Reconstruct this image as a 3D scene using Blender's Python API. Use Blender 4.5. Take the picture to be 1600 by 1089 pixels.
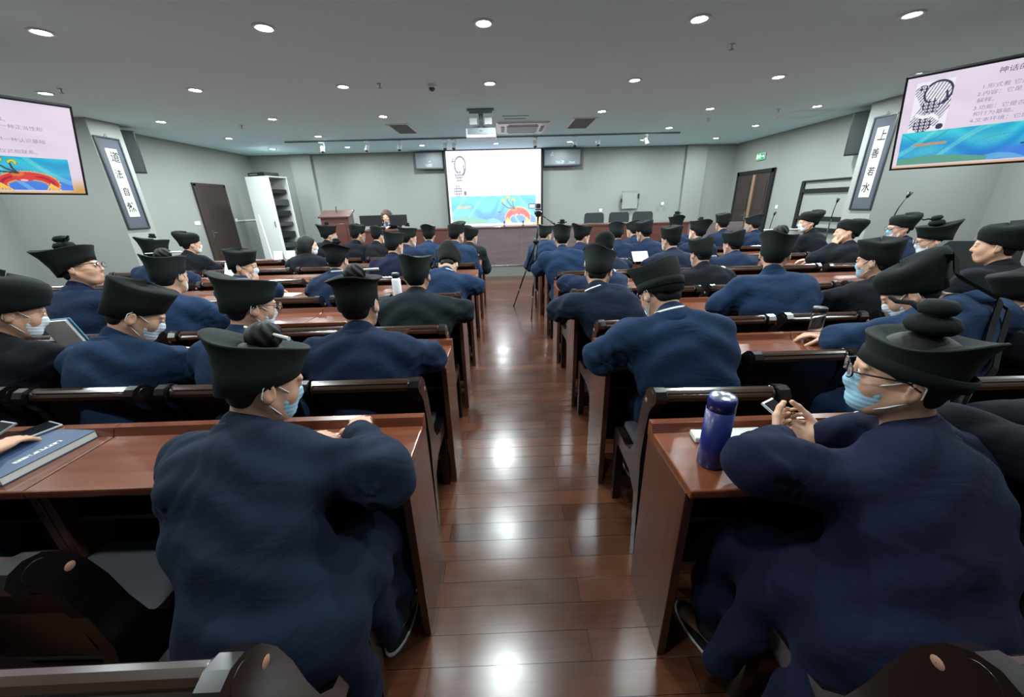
import bpy, bmesh, math, random
import numpy as np
from mathutils import Vector, Matrix
PI = math.pi
S = bpy.context.scene
COL = S.collection
for o in list(bpy.data.objects):
    bpy.data.objects.remove(o)
random.seed(7)
rng = np.random.RandomState(7)

# ------------------------------------------------------------------ camera, world, exposure
cd = bpy.data.cameras.new('camera')
cd.sensor_width = 36.0
cd.lens = 36.0 * 582.0 / 1600.0
cd.clip_start = 0.05
cam = bpy.data.objects.new('camera', cd)
COL.objects.link(cam)
cam.matrix_world = Matrix(((0.99940, 0.03197, -0.01348, 0.0),
                           (-0.02405, 0.35839, -0.93326, 0.0),
                           (-0.02500, 0.93302, 0.35895, 1.52),
                           (0, 0, 0, 1)))
S.camera = cam
w = bpy.data.worlds.new('world')
w.use_nodes = True
w.node_tree.nodes['Background'].inputs[0].default_value = (0.55, 0.62, 0.66, 1)
w.node_tree.nodes['Background'].inputs[1].default_value = 0.03
S.world = w
S.view_settings.view_transform = 'Standard'
S.view_settings.look = 'None'
S.view_settings.exposure = 1.28
S.view_settings.gamma = 1.0
S.view_settings.use_curve_mapping = False
STAR_W = 28.0
PLAIN_W = 17.0
LAMP_COL = (0.87, 0.985, 1.0)

# ------------------------------------------------------------------ materials
def sc(c):
    """display 0-255 colour to linear"""
    r = []
    for v in c:
        v = v / 255.0
        r.append(v / 12.92 if v <= 0.04045 else ((v + 0.055) / 1.055) ** 2.4)
    return (r[0], r[1], r[2], 1.0)

def mat(name, col, rough=0.6, metal=0.0, spec=0.5, bump=None, var=None, emit=None, estr=0.0, coat=0.0, sheen=0.0, alpha=None, trans=0.0):
    m = bpy.data.materials.new(name)
    m.use_nodes = True
    nt = m.node_tree
    b = nt.nodes['Principled BSDF']
    c = sc(col)
    b.inputs['Base Color'].default_value = c
    b.inputs['Roughness'].default_value = rough
    b.inputs['Metallic'].default_value = metal
    b.inputs['Specular IOR Level'].default_value = spec
    b.inputs['Coat Weight'].default_value = coat
    b.inputs['Coat Roughness'].default_value = 0.12
    b.inputs['Sheen Weight'].default_value = sheen
    b.inputs['Transmission Weight'].default_value = trans
    if emit:
        b.inputs['Emission Color'].default_value = sc(emit)
        b.inputs['Emission Strength'].default_value = estr
    tc = nt.nodes.new('ShaderNodeTexCoord')
    if var:      # (scale, amount)
        n = nt.nodes.new('ShaderNodeTexNoise')
        n.inputs['Scale'].default_value = var[0]
        n.inputs['Detail'].default_value = 4
        nt.links.new(tc.outputs['Object'], n.inputs['Vector'])
        r = nt.nodes.new('ShaderNodeValToRGB')
        a = var[1]
        r.color_ramp.elements[0].position = 0.3
        r.color_ramp.elements[1].position = 0.7
        r.color_ramp.elements[0].color = (c[0] * (1 - a), c[1] * (1 - a), c[2] * (1 - a), 1)
        r.color_ramp.elements[1].color = (min(1, c[0] * (1 + a)), min(1, c[1] * (1 + a)), min(1, c[2] * (1 + a)), 1)
        nt.links.new(n.outputs['Fac'], r.inputs['Fac'])
        nt.links.new(r.outputs['Color'], b.inputs['Base Color'])
    if bump:     # (scale, strength, distance)
        n = nt.nodes.new('ShaderNodeTexNoise')
        n.inputs['Scale'].default_value = bump[0]
        n.inputs['Detail'].default_value = 3
        nt.links.new(tc.outputs['Object'], n.inputs['Vector'])
        bp = nt.nodes.new('ShaderNodeBump')
        bp.inputs['Strength'].default_value = bump[1]
        bp.inputs['Distance'].default_value = bump[2]
        nt.links.new(n.outputs['Fac'], bp.inputs['Height'])
        nt.links.new(bp.outputs['Normal'], b.inputs['Normal'])
    return m

def wood(name, c1, c2, rough, scale=(2.5, 30, 30), coat=0.3, spec=0.5):
    m = mat(name, c1, rough, coat=coat, spec=spec)
    nt = m.node_tree
    b = nt.nodes['Principled BSDF']
    tc = [n for n in nt.nodes if n.type == 'TEX_COORD'][0]
    mp = nt.nodes.new('ShaderNodeMapping')
    mp.inputs['Scale'].default_value = scale
    n = nt.nodes.new('ShaderNodeTexNoise')
    n.inputs['Scale'].default_value = 1.0
    n.inputs['Detail'].default_value = 5
    n.inputs['Distortion'].default_value = 0.6
    r = nt.nodes.new('ShaderNodeValToRGB')
    r.color_ramp.elements[0].position = 0.3
    r.color_ramp.elements[1].position = 0.72
    r.color_ramp.elements[0].color = sc(c1)
    r.color_ramp.elements[1].color = sc(c2)
    nt.links.new(tc.outputs['Object'], mp.inputs['Vector'])
    nt.links.new(mp.outputs['Vector'], n.inputs['Vector'])
    nt.links.new(n.outputs['Fac'], r.inputs['Fac'])
    nt.links.new(r.outputs['Color'], b.inputs['Base Color'])
    return m

def floor_mat():
    m = mat('floor planks', (110, 70, 50), 0.22, spec=0.5)
    nt = m.node_tree
    b = nt.nodes['Principled BSDF']
    tc = [n for n in nt.nodes if n.type == 'TEX_COORD'][0]
    br = nt.nodes.new('ShaderNodeTexBrick')
    br.inputs['Scale'].default_value = 1.0
    br.inputs['Brick Width'].default_value = 0.92
    br.inputs['Row Height'].default_value = 0.106
    br.inputs['Mortar Size'].default_value = 0.0014
    br.inputs['Mortar Smooth'].default_value = 0.2
    br.inputs['Bias'].default_value = 0.1
    br.offset = 0.37
    br.offset_frequency = 2
    br.inputs['Color1'].default_value = sc((96, 58, 40))
    br.inputs['Color2'].default_value = sc((72, 43, 30))
    br.inputs['Mortar'].default_value = sc((28, 19, 15))
    sh = nt.nodes.new('ShaderNodeMapping')
    sh.inputs['Location'].default_value = (0.31, 0.017, 0)
    nt.links.new(tc.outputs['Object'], sh.inputs['Vector'])
    nt.links.new(sh.outputs['Vector'], br.inputs['Vector'])
    mp = nt.nodes.new('ShaderNodeMapping')
    mp.inputs['Scale'].default_value = (3.0, 45, 1)
    n = nt.nodes.new('ShaderNodeTexNoise')
    n.inputs['Scale'].default_value = 1.0
    n.inputs['Detail'].default_value = 6
    n.inputs['Distortion'].default_value = 1.0
    nt.links.new(tc.outputs['Object'], mp.inputs['Vector'])
    nt.links.new(mp.outputs['Vector'], n.inputs['Vector'])
    mx = nt.nodes.new('ShaderNodeMix')
    mx.data_type = 'RGBA'
    mx.blend_type = 'MULTIPLY'
    mx.inputs['Factor'].default_value = 0.55
    r = nt.nodes.new('ShaderNodeValToRGB')
    r.color_ramp.elements[0].position = 0.25
    r.color_ramp.elements[1].position = 0.75
    r.color_ramp.elements[0].color = (0.45, 0.42, 0.4, 1)
    r.color_ramp.elements[1].color = (1.15, 1.1, 1.05, 1)
    nt.links.new(n.outputs['Fac'], r.inputs['Fac'])
    nt.links.new(br.outputs['Color'], mx.inputs['A'])
    nt.links.new(r.outputs['Color'], mx.inputs['B'])
    nt.links.new(mx.outputs['Result'], b.inputs['Base Color'])
    n2 = nt.nodes.new('ShaderNodeTexNoise')
    n2.inputs['Scale'].default_value = 5
    nt.links.new(tc.outputs['Object'], n2.inputs['Vector'])
    mr = nt.nodes.new('ShaderNodeMapRange')
    mr.inputs['To Min'].default_value = 0.14
    mr.inputs['To Max'].default_value = 0.30
    nt.links.new(n2.outputs['Fac'], mr.inputs['Value'])
    nt.links.new(mr.outputs['Result'], b.inputs['Roughness'])
    ad = nt.nodes.new('ShaderNodeMath')
    ad.operation = 'MULTIPLY_ADD'
    ad.inputs[1].default_value = 0.12
    nt.links.new(n2.outputs['Fac'], ad.inputs[0])
    inv = nt.nodes.new('ShaderNodeMath')
    inv.operation = 'MULTIPLY'
    inv.inputs[1].default_value = -1.0
    nt.links.new(br.outputs['Fac'], inv.inputs[0])
    nt.links.new(inv.outputs[0], ad.inputs[2])
    bp = nt.nodes.new('ShaderNodeBump')
    bp.inputs['Strength'].default_value = 0.35
    bp.inputs['Distance'].default_value = 0.004
    nt.links.new(ad.outputs[0], bp.inputs['Height'])
    nt.links.new(bp.outputs['Normal'], b.inputs['Normal'])
    return m

M = {}
M['wall'] = mat('wall paint', (138, 141, 137), 0.75, var=(0.6, 0.03), bump=(60, 0.08, 0.002))
M['ceiling'] = mat('ceiling paint', (214, 246, 255), 0.8, var=(0.4, 0.02))
M['floor'] = floor_mat()
M['desk'] = wood('cherry desk wood', (92, 45, 27), (116, 64, 40), 0.26, (1.5, 14, 14), 0.5)
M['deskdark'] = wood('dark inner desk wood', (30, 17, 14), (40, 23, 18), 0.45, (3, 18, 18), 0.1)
M['sidepanel'] = wood('desk side veneer', (70, 40, 30), (88, 52, 38), 0.26, (18, 18, 2.0), 0.4)
M['chair'] = wood('dark lacquered chair wood', (14, 10, 10), (22, 15, 14), 0.25, (8, 8, 8), 0.6)
M['crest'] = wood('polished crest wood', (40, 26, 20), (58, 39, 30), 0.18, (2, 20, 20), 0.8)
M['seat'] = mat('grey seat vinyl', (66, 68, 72), 0.5, bump=(90, 0.2, 0.001))
M['cap'] = mat('screw cap', (150, 112, 92), 0.35)
M['stage'] = wood('stage carpet boards', (78, 72, 70), (92, 86, 82), 0.5, (2, 2, 2), 0)
M['riser'] = mat('stage riser paint', (100, 104, 98), 0.4)
M['tablewood'] = wood('stage table wood', (70, 40, 36), (88, 50, 44), 0.35, (2, 12, 12), 0.3)
M['tablegrey'] = wood('stage table front', (86, 74, 76), (102, 90, 90), 0.35, (2, 2, 10), 0.2)
M['white'] = mat('white paint', (215, 218, 216), 0.45)
M['whiteplastic'] = mat('white plastic', (225, 228, 228), 0.35)
M['grey'] = mat('mid grey metal', (120, 126, 130), 0.4, metal=0.3)
M['greymat'] = mat('grey grille', (176, 192, 197), 0.6)
M['darkgrey'] = mat('dark grey plastic', (52, 56, 60), 0.45)
M['black'] = mat('black plastic', (20, 21, 24), 0.35)
M['blackmetal'] = mat('black metal', (24, 25, 28), 0.3, metal=0.5)
M['chrome'] = mat('chrome', (190, 192, 195), 0.15, metal=1.0)
M['doordark'] = wood('dark brown door', (44, 34, 32), (58, 44, 40), 0.4, (14, 14, 1.5), 0.2)
M['doorlight'] = wood('light brown door edge', (130, 104, 84), (152, 122, 98), 0.4, (14, 14, 1.5), 0.2)
M['ledpanel'] = mat('led matrix face', (112, 120, 123), 0.35, bump=(220, 0.5, 0.002))
M['leddot'] = mat('lit led dots', (190, 200, 205), 0.4, emit=(190, 205, 210), estr=0.35)
M['lampface'] = mat('lamp lens', (255, 255, 255), 0.4, emit=(250, 253, 255), estr=14.0)
M['spotface'] = mat('spot lens', (255, 255, 255), 0.4, emit=(252, 254, 255), estr=45.0)
M['signgreen'] = mat('exit sign green', (30, 120, 70), 0.4, emit=(40, 150, 90), estr=0.5)
M['signwhite'] = mat('exit sign white', (230, 255, 240), 0.4, emit=(220, 255, 235), estr=0.9)
M['paper'] = mat('paper', (200, 200, 195), 0.8)
M['ink'] = mat('calligraphy ink', (30, 30, 32), 0.7)
M['seal'] = mat('seal red', (150, 50, 45), 0.7)
M['mount'] = mat('scroll mount silk', (66, 71, 80), 0.75, bump=(180, 0.2, 0.001))
M['rosewood'] = mat('dark scroll frame', (40, 40, 46), 0.3)
M['skin'] = mat('skin', (196, 150, 124), 0.55, var=(14, 0.06), bump=(120, 0.15, 0.0008))
M['skinpale'] = mat('pale skin', (206, 166, 140), 0.55, var=(14, 0.06), bump=(120, 0.15, 0.0008))
M['hair'] = mat('black hair', (20, 18, 17), 0.6, bump=(120, 0.5, 0.002), spec=0.25)
M['brownhair'] = mat('brown curly hair', (74, 46, 38), 0.55, bump=(90, 0.9, 0.006))
M['hat'] = mat('black felt', (21, 24, 24), 0.9, bump=(320, 0.5, 0.0015), spec=0.2)
M['hatweave'] = mat('black woven felt', (28, 34, 33), 0.85, bump=(420, 0.9, 0.002), spec=0.25)
M['mask'] = mat('blue surgical mask', (150, 192, 214), 0.7, bump=(30, 0.3, 0.003))
M['maskwhite'] = mat('white surgical mask', (214, 222, 226), 0.7, bump=(30, 0.3, 0.003))
M['loop'] = mat('ear loop', (220, 226, 226), 0.7)
M['pin'] = mat('ivory hairpin', (214, 212, 200), 0.35)
M['eyewhite'] = mat('eye', (214, 210, 204), 0.2)
M['iris'] = mat('dark iris', (24, 18, 15), 0.15)
M['lens'] = mat('spectacle lens', (230, 240, 245), 0.05, trans=0.95)
M['trouser'] = mat('dark trousers', (22, 23, 28), 0.9)
M['shoe'] = mat('black cloth shoe', (18, 18, 20), 0.8)
M['sole'] = mat('white shoe sole', (190, 190, 188), 0.6)
M['sock'] = mat('white sock', (196, 198, 198), 0.9)
M['collarwhite'] = mat('white inner collar', (206, 204, 196), 0.85)
M['flask'] = mat('blue flask enamel', (27, 36, 96), 0.34, coat=0.15)
M['glass'] = mat('clear glass', (240, 245, 246), 0.03, trans=1.0)
M['tea'] = mat('pale tea', (216, 176, 150), 0.05, trans=0.9)
M['bookblue'] = mat('blue book cover', (54, 74, 104), 0.5)
M['bookcyan'] = mat('cyan book cover', (96, 158, 196), 0.5)
M['screenglass'] = mat('phone glass', (20, 22, 26), 0.06, spec=0.8)
M['alu'] = mat('silver phone rim', (188, 192, 196), 0.3, metal=0.6)
M['scarf'] = mat('patterned blue scarf', (120, 132, 160), 0.9, var=(25, 0.6))
M['blackmesh'] = mat('black mesh fabric', (36, 42, 44), 0.8, bump=(400, 0.5, 0.001))
M['bag'] = mat('pale cloth bag', (190, 192, 190), 0.85, bump=(30, 0.5, 0.004))
M['cup'] = mat('clear plastic cup', (220, 224, 224), 0.2, trans=0.6)

def robe(name, col):
    m = mat(name, col, 0.92, spec=0.15, sheen=0.06)
    nt = m.node_tree
    b = nt.nodes['Principled BSDF']
    b.inputs['Sheen Tint'].default_value = sc((110, 130, 170))
    tc = [n for n in nt.nodes if n.type == 'TEX_COORD'][0]
    n1 = nt.nodes.new('ShaderNodeTexNoise')
    n1.inputs['Scale'].default_value = 7
    n1.inputs['Detail'].default_value = 3
    n1.inputs['Distortion'].default_value = 1.2
    mp = nt.nodes.new('ShaderNodeMapping')
    mp.inputs['Scale'].default_value = (0.8, 0.8, 1.6)
    nt.links.new(tc.outputs['Object'], mp.inputs['Vector'])
    nt.links.new(mp.outputs['Vector'], n1.inputs['Vector'])
    n2 = nt.nodes.new('ShaderNodeTexNoise')
    n2.inputs['Scale'].default_value = 260
    nt.links.new(tc.outputs['Object'], n2.inputs['Vector'])
    b1 = nt.nodes.new('ShaderNodeBump')
    b1.inputs['Strength'].default_value = 0.3
    b1.inputs['Distance'].default_value = 0.03
    nt.links.new(n1.outputs['Fac'], b1.inputs['Height'])
    b2 = nt.nodes.new('ShaderNodeBump')
    b2.inputs['Strength'].default_value = 0.25
    b2.inputs['Distance'].default_value = 0.0012
    nt.links.new(n2.outputs['Fac'], b2.inputs['Height'])
    nt.links.new(b1.outputs['Normal'], b2.inputs['Normal'])
    nt.links.new(b2.outputs['Normal'], b.inputs['Normal'])
    return m
M['robe_blue'] = robe('blue cotton robe', (27, 45, 70))
M['robe_navy'] = robe('navy cotton robe', (23, 35, 57))
M['robe_deep'] = robe('deep navy robe', (22, 30, 46))
M['robe_indigo'] = robe('indigo robe', (18, 22, 43))
M['robe_dark'] = robe('charcoal robe', (17, 19, 24))
M['robe_teal'] = robe('dark teal robe', (21, 28, 31))

# ------------------------------------------------------------------ mesh helpers
class MB:
    """collects shapes, then links them as ONE mesh object"""
    def __init__(s):
        s.bm = bmesh.new()
    def box(s, c, d, rot=None, bev=0.0):
        r = bmesh.ops.create_cube(s.bm, size=1.0)
        vs = r['verts']
        mt = Matrix.Translation(c) @ (rot.to_4x4() if rot else Matrix.Identity(4)) @ Matrix.Diagonal((d[0], d[1], d[2], 1))
        bmesh.ops.transform(s.bm, matrix=mt, verts=vs)
        if bev > 0:
            es = list({e for v in vs for e in v.link_edges})
            bmesh.ops.bevel(s.bm, geom=es, offset=bev, segments=2, profile=0.6, affect='EDGES')
        return s
    def tube(s, pts, r, seg=10, cap=True):
        pts = [Vector(p) for p in pts]
        rs = r if isinstance(r, (list, tuple)) else [r] * len(pts)
        rings = []
        up = None
        for i, p in enumerate(pts):
            t = (pts[min(i + 1, len(pts) - 1)] - pts[max(i - 1, 0)]).normalized()
            if up is None:
                up = Vector((0, 0, 1)) if abs(t.z) < 0.9 else Vector((1, 0, 0))
            a = t.cross(up).normalized()
            b = a.cross(t).normalized()
            up = b
            rings.append([s.bm.verts.new(p + (a * math.cos(2 * PI * k / seg) + b * math.sin(2 * PI * k / seg)) * rs[i]) for k in range(seg)])
        for A, B in zip(rings[:-1], rings[1:]):
            for k in range(seg):
                f = s.bm.faces.new((A[k], A[(k + 1) % seg], B[(k + 1) % seg], B[k]))
                f.smooth = True
        if cap:
            s.bm.faces.new(rings[0][::-1])
            s.bm.faces.new(rings[-1])
        return s
    def lathe(s, prof, c=(0, 0, 0), seg=24, sx=1.0, sy=1.0, rot=None, cap=True):
        rings = []
        c = Vector(c)
        for r, z in prof:
            ring = []
            for k in range(seg):
                a = 2 * PI * k / seg
                p = Vector((r * sx * math.cos(a), r * sy * math.sin(a), z))
                if rot:
                    p = rot @ p
                ring.append(s.bm.verts.new(p + c))
            rings.append(ring)
        for A, B in zip(rings[:-1], rings[1:]):
            for k in range(seg):
                f = s.bm.faces.new((A[k], A[(k + 1) % seg], B[(k + 1) % seg], B[k]))
                f.smooth = True
        if cap:
            s.bm.faces.new(rings[0][::-1])
            s.bm.faces.new(rings[-1])
        return s
    def prism(s, poly, axis, a, b, smooth=False):
        """poly: 2-D outline; axis 'x' -> poly in (y,z) extruded from x=a to x=b; 'y' -> (x,z); 'z' -> (x,y)"""
        def P(u, v, t):
            return {'x': (t, u, v), 'y': (u, t, v), 'z': (u, v, t)}[axis]
        A = [s.bm.verts.new(P(u, v, a)) for u, v in poly]
        B = [s.bm.verts.new(P(u, v, b)) for u, v in poly]
        n = len(poly)
        s.bm.faces.new(A)
        s.bm.faces.new(B[::-1])
        for i in range(n):
            f = s.bm.faces.new((A[i], B[i], B[(i + 1) % n], A[(i + 1) % n]))
            f.smooth = smooth
        return s
    def quad(s, a, b, c, d):
        s.bm.faces.new([s.bm.verts.new(p) for p in (a, b, c, d)])
        return s
    def build(s, name, m, parent=None, loc=None):
        bmesh.ops.recalc_face_normals(s.bm, faces=s.bm.faces)
        me = bpy.data.meshes.new(name)
        s.bm.to_mesh(me)
        s.bm.free()
        return link(name, me, m, parent, loc)

def link(name, me, m=None, parent=None, loc=None):
    if m is not None and len(me.materials) == 0:
        me.materials.append(M[m] if isinstance(m, str) else m)
    o = bpy.data.objects.new(name, me)
    COL.objects.link(o)
    if parent is not None:
        o.parent = parent
    if loc is not None:
        o.location = loc
    return o

def tag(o, label, cat, group=None, kind=None):
    if label:
        o['label'] = label
    if cat:
        o['category'] = cat
    if group:
        o['group'] = group
    if kind:
        o['kind'] = kind
    return o

def empty(name, loc, label, cat, rz=0.0, group=None):
    o = bpy.data.objects.new(name, None)
    o.empty_display_size = 0.1
    COL.objects.link(o)
    o.location = loc
    o.rotation_euler = (0, 0, rz)
    return tag(o, label, cat, group)

def kids(o):
    return [c for c in bpy.data.objects if c.parent == o]

def copy_tree(o, parent=None, tree=None):
    c = o.copy()
    COL.objects.link(c)
    c.parent = parent
    for ch in (tree or KT)[o.name] if o.name in (tree or KT) else []:
        copy_tree(ch, c, tree)
    return c
KT = {}
def remember(o):
    ks = kids(o)
    KT[o.name] = ks
    for k in ks:
        remember(k)

def struct(o):
    o['kind'] = 'structure'
    return o

def text_mesh(body, size, shear=0.0, bold=0.0):
    c = bpy.data.curves.new('txt', 'FONT')
    c.body = body
    c.size = size
    c.shear = shear
    c.offset = bold
    c.resolution_u = 2
    c.align_x = 'LEFT'
    o = bpy.data.objects.new('txt', c)
    COL.objects.link(o)
    dg = bpy.context.evaluated_depsgraph_get()
    me = bpy.data.meshes.new_from_object(o.evaluated_get(dg))
    bpy.data.objects.remove(o)
    bpy.data.curves.remove(c)
    return me

# ------------------------------------------------------------------ the room
H = 3.09
YW = 12.6        # front wall
def slab(name, c, d, m):
    return struct(MB().box(c, d).build(name, m))
slab('floor', (0, 4.2, -0.05), (18.4, 17.2, 0.1), 'floor')
slab('ceiling', (0, 4.2, H + 0.06), (18.4, 17.2, 0.12), 'ceiling')
slab('wall_front', (0, YW + 0.11, H / 2), (15.4, 0.2, H), 'wall')
mb = MB().box((-5.98, YW - 0.04, H / 2), (0.6, 0.1, H)).box((5.95, YW - 0.04, H / 2), (0.62, 0.1, H))
struct(mb.build('trim_1', 'wall'))
slab('wall_left', (-7.6, 10.3, H / 2), (0.16, 4.8, H), 'wall')
slab('wall_right', (7.28, 10.2, H / 2), (0.16, 5.0, H), 'wall')
slab('wall_left_pillar', (-8.05, 7.74, H / 2), (2.08, 0.6, H), 'wall')
slab('wall_right_pillar', (7.9, 7.44, H / 2), (2.26, 0.6, H), 'wall')
slab('wall_left_rear', (-9.05, 1.9, H / 2), (0.12, 11.2, H), 'wall')
slab('wall_right_rear', (9.0, 1.9, H / 2), (0.12, 11.2, H), 'wall')
slab('wall_back', (0, -3.75, H / 2), (18.2, 0.12, H), 'wall')
# stage
st = MB().box((0.0, 10.58, 0.125), (12.0, 4.0, 0.25), bev=0.006)
o = st.build('floor_stage', 'stage'); struct(o)
o = MB().box((0.0, 8.565, 0.115), (12.0, 0.02, 0.226)).build('trim_2', 'riser'); struct(o)
o = MB().box((0.0, 8.562, 0.241), (12.0, 0.035, 0.022), bev=0.004).build('trim_3', 'chrome'); struct(o)
struct(MB().box((-7.51, 9.0, 0.05), (0.02, 1.9, 0.1)).box((-7.51, 11.9, 0.05), (0.02, 1.3, 0.1)).build('baseboard_left', 'doordark'))
struct(MB().box((7.19, 9.1, 0.05), (0.02, 2.6, 0.1)).build('baseboard_right', 'doordark'))

# left door, closed
d1 = MB().box((-7.5, 10.06, 1.1), (0.07, 0.07, 2.2)).box((-7.5, 11.10, 1.1), (0.07, 0.07, 2.2)).box((-7.5, 10.58, 2.19), (0.07, 1.11, 0.07)).build('door_1', 'doordark')
struct(d1)
lf = MB().box((-7.49, 10.58, 1.08), (0.05, 0.96, 2.14), bev=0.004).build('door_leaf', 'doordark', d1)
hd = MB().box((-7.46, 10.2, 1.02), (0.012, 0.05, 0.2), bev=0.004).tube([(-7.455, 10.2, 1.05), (-7.41, 10.2, 1.05), (-7.40, 10.24, 1.05), (-7.40, 10.33, 1.045)], 0.009).build('door_handle', 'chrome', lf)
MB().box((-7.455, 11.04, 1.8), (0.02, 0.02, 0.1)).box((-7.455, 11.04, 0.4), (0.02, 0.02, 0.1)).build('hinge', 'chrome', lf)

# right double door, one leaf standing ajar
d2 = MB().box((7.185, 12.20, 1.13), (0.09, 0.1, 2.26)).box((7.185, 10.66, 1.13), (0.09, 0.1, 2.26)).box((7.185, 11.43, 2.22), (0.09, 1.64, 0.1)).build('door_2', 'black')
struct(d2)
lf = MB().box((7.17, 11.80, 1.08), (0.05, 0.72, 2.16), bev=0.004).box((7.14, 11.8, 1.6), (0.012, 0.5, 0.75), bev=0.005).box((7.14, 11.8, 0.6), (0.012, 0.5, 0.75), bev=0.005).build('door_leaf', 'doordark', d2)
MB().box((7.13, 11.5, 1.05), (0.012, 0.045, 0.22)).tube([(7.125, 11.5, 1.08), (7.08, 11.5, 1.08), (7.07, 11.58, 1.08)], 0.009).build('door_handle', 'chrome', lf)
lf2 = MB().box((7.16, 11.05, 1.08), (0.05, 0.66, 2.16), bev=0.004).box((7.13, 11.0, 1.6), (0.012, 0.42, 0.75), bev=0.005).build('door_leaf', 'doordark', d2)
MB().box((7.125, 11.36, 1.08), (0.04, 0.10, 2.14), bev=0.006).build('door_edge', 'doorlight', lf2)

# black framed opening on the right wall
wf = MB()
wf.box((7.17, 9.47, 1.35), (0.08, 0.09, 1.06), bev=0.005).box((7.17, 7.86, 1.35), (0.08, 0.09, 1.06), bev=0.005)
for z in (1.87, 1.66, 1.07, 0.83):
    wf.box((7.165, 8.66, z), (0.08, 1.6, 0.035 if z > 1.8 else 0.085), bev=0.005)
wn = struct(wf.build('window_1', 'black'))
MB().box((7.185, 8.66, 1.35), (0.02, 1.55, 1.0)).build('window_pane', 'wall', wn)

# ------------------------------------------------------------------ ceiling fixtures
def downlight(x, y, star, label):
    r = empty('recessed_spotlight' if star else 'recessed_downlight', (x, y, H), label, 'ceiling light',
              group='recessed ceiling lights')
    MB().lathe([(0.062, -0.001), (0.098, -0.001), (0.098, -0.008), (0.085, -0.014), (0.066, -0.010), (0.062, -0.001)], seg=28, cap=False).build('trim_ring', 'whiteplastic', r)
    MB().lathe([(0.0005, -0.004), (0.03, -0.0055), (0.066, -0.0045)], seg=24, cap=False).build('lens', 'spotface' if star else 'lampface', r)
    l = bpy.data.lights.new('lamp_light', 'AREA')
    l.shape = 'DISK'
    l.size = 0.14
    l.energy = (STAR_W if star else PLAIN_W) * (0.5 if y < 1 else 1.0)
    l.color = LAMP_COL
    l.spread = PI
    lo = bpy.data.objects.new('lamp_light', l)
    COL.objects.link(lo)
    lo.parent = r
    lo.location = (0, 0, -0.02)
    return r
for ry, rn in ((0.55, 'row above the camera'), (2.4, 'row just above the camera'), (4.27, 'nearest visible row'), (6.08, 'second visible row')):
    for x, t in ((-8.1, 'beyond the left television'), (7.85, 'beyond the right television')):
        downlight(x, ry, False, 'round white recessed ceiling light ' + t + ', ' + rn)
ordx = ['far left', 'second from the left wall', 'third from the left wall', 'centre', 'third from the right wall', 'second from the right wall', 'far right']
rows = [(0.55, 'row above the camera'), (2.4, 'row just above the camera'), (4.27, 'nearest visible row'), (6.08, 'second visible row'), (7.9, 'third visible row'), (9.7, 'fourth visible row'), (11.4, 'row beside the front wall')]
STARS = {(4.27, 2), (4.27, 4), (6.08, 1), (6.08, 3), (6.08, 5), (7.9, 0), (7.9, 2), (7.9, 4), (7.9, 6), (9.7, 1), (9.7, 5)}
for (ry, rn) in rows:
    for i in range(7):
        x = -6.12 + 2.0 * i
        if ry == 9.7 and i in (2, 3, 4):
            continue
        if ry == 7.9 and i == 3:
            continue
        star = (ry, i) in STARS
        downlight(x, ry, star, ('bright starry' if star else 'round white') + ' recessed ceiling light, ' + ordx[i] + ', ' + rn)

# smoke detector / dome camera and sprinklers
r = empty('dome_camera', (-0.92, 6.11, H), 'small dark domed camera on the ceiling between the second row of lights', 'camera')
MB().lathe([(0.062, 0), (0.065, -0.012), (0.055, -0.03), (0.045, -0.034)], seg=20).build('base', 'whiteplastic', r)
MB().lathe([(0.043, -0.034), (0.038, -0.055), (0.02, -0.07), (0.002, -0.075)], seg=20).build('dome', 'darkgrey', r)
SPR = [(-5.74, 5.92, 'above the left hanging television'), (4.32, 8.78, 'right half, near the right door'), (2.55, 4.9, 'between the lights right of centre'), (-1.6, 6.0, 'left of the domed camera'), (-5.0, 8.4, 'left, in front of the tall cabinet'), (5.3, 8.1, 'right, before the right pillar')]
def sprinkler():
    r = empty('sprinkler', (0, 0, H), 'x', 'sprinkler', group='ceiling sprinklers')
    MB().lathe([(0.04, 0), (0.038, -0.006), (0.012, -0.01), (0.012, -0.03), (0.004, -0.045)], seg=14).build('escutcheon', 'chrome', r)
    MB().lathe([(0.024, -0.046), (0.024, -0.049)], seg=12).build('deflector', 'grey', r)
    return r
p0 = sprinkler(); remember(p0)
for i, (x, y, t) in enumerate(SPR):
    o = p0 if i == 0 else copy_tree(p0)
    o.location = (x, y, H)
    o['label'] = 'small metal fire sprinkler on the ceiling, ' + t

# ceiling vents
def vent(c, d, label):
    r = empty('ceiling_vent', (c[0], c[1], H), label, 'vent', group='ceiling air grilles')
    x, y = d[0] / 2, d[1] / 2
    MB().box((0, -y, -0.006), (d[0] + 0.05, 0.05, 0.014)).box((0, y, -0.006), (d[0] + 0.05, 0.05, 0.014)).box((-x, 0, -0.006), (0.05, d[1], 0.014)).box((x, 0, -0.006), (0.05, d[1], 0.014)).build('frame', 'whiteplastic', r)
    mb = MB().box((0, 0, -0.002), (d[0], d[1], 0.004))
    n = int(d[1] / 0.045)
    for k in range(n):
        mb.box((0, -y + (k + 0.5) * d[1] / n, -0.010), (d[0] - 0.04, 0.022, 0.004), Matrix.Rotation(0.5, 3, 'X'))
    mb.build('grille', 'greymat', r)
vent((-2.05, 9.1), (0.42, 1.0), 'grey louvred ceiling vent left of the projector')
vent((1.7, 8.95), (0.46, 1.05), 'grey louvred ceiling vent right of the air conditioner')
r = empty('access_hatch', (6.15, 8.55, H), 'thin framed ceiling hatch under the light beside the right pillar', 'hatch')
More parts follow.
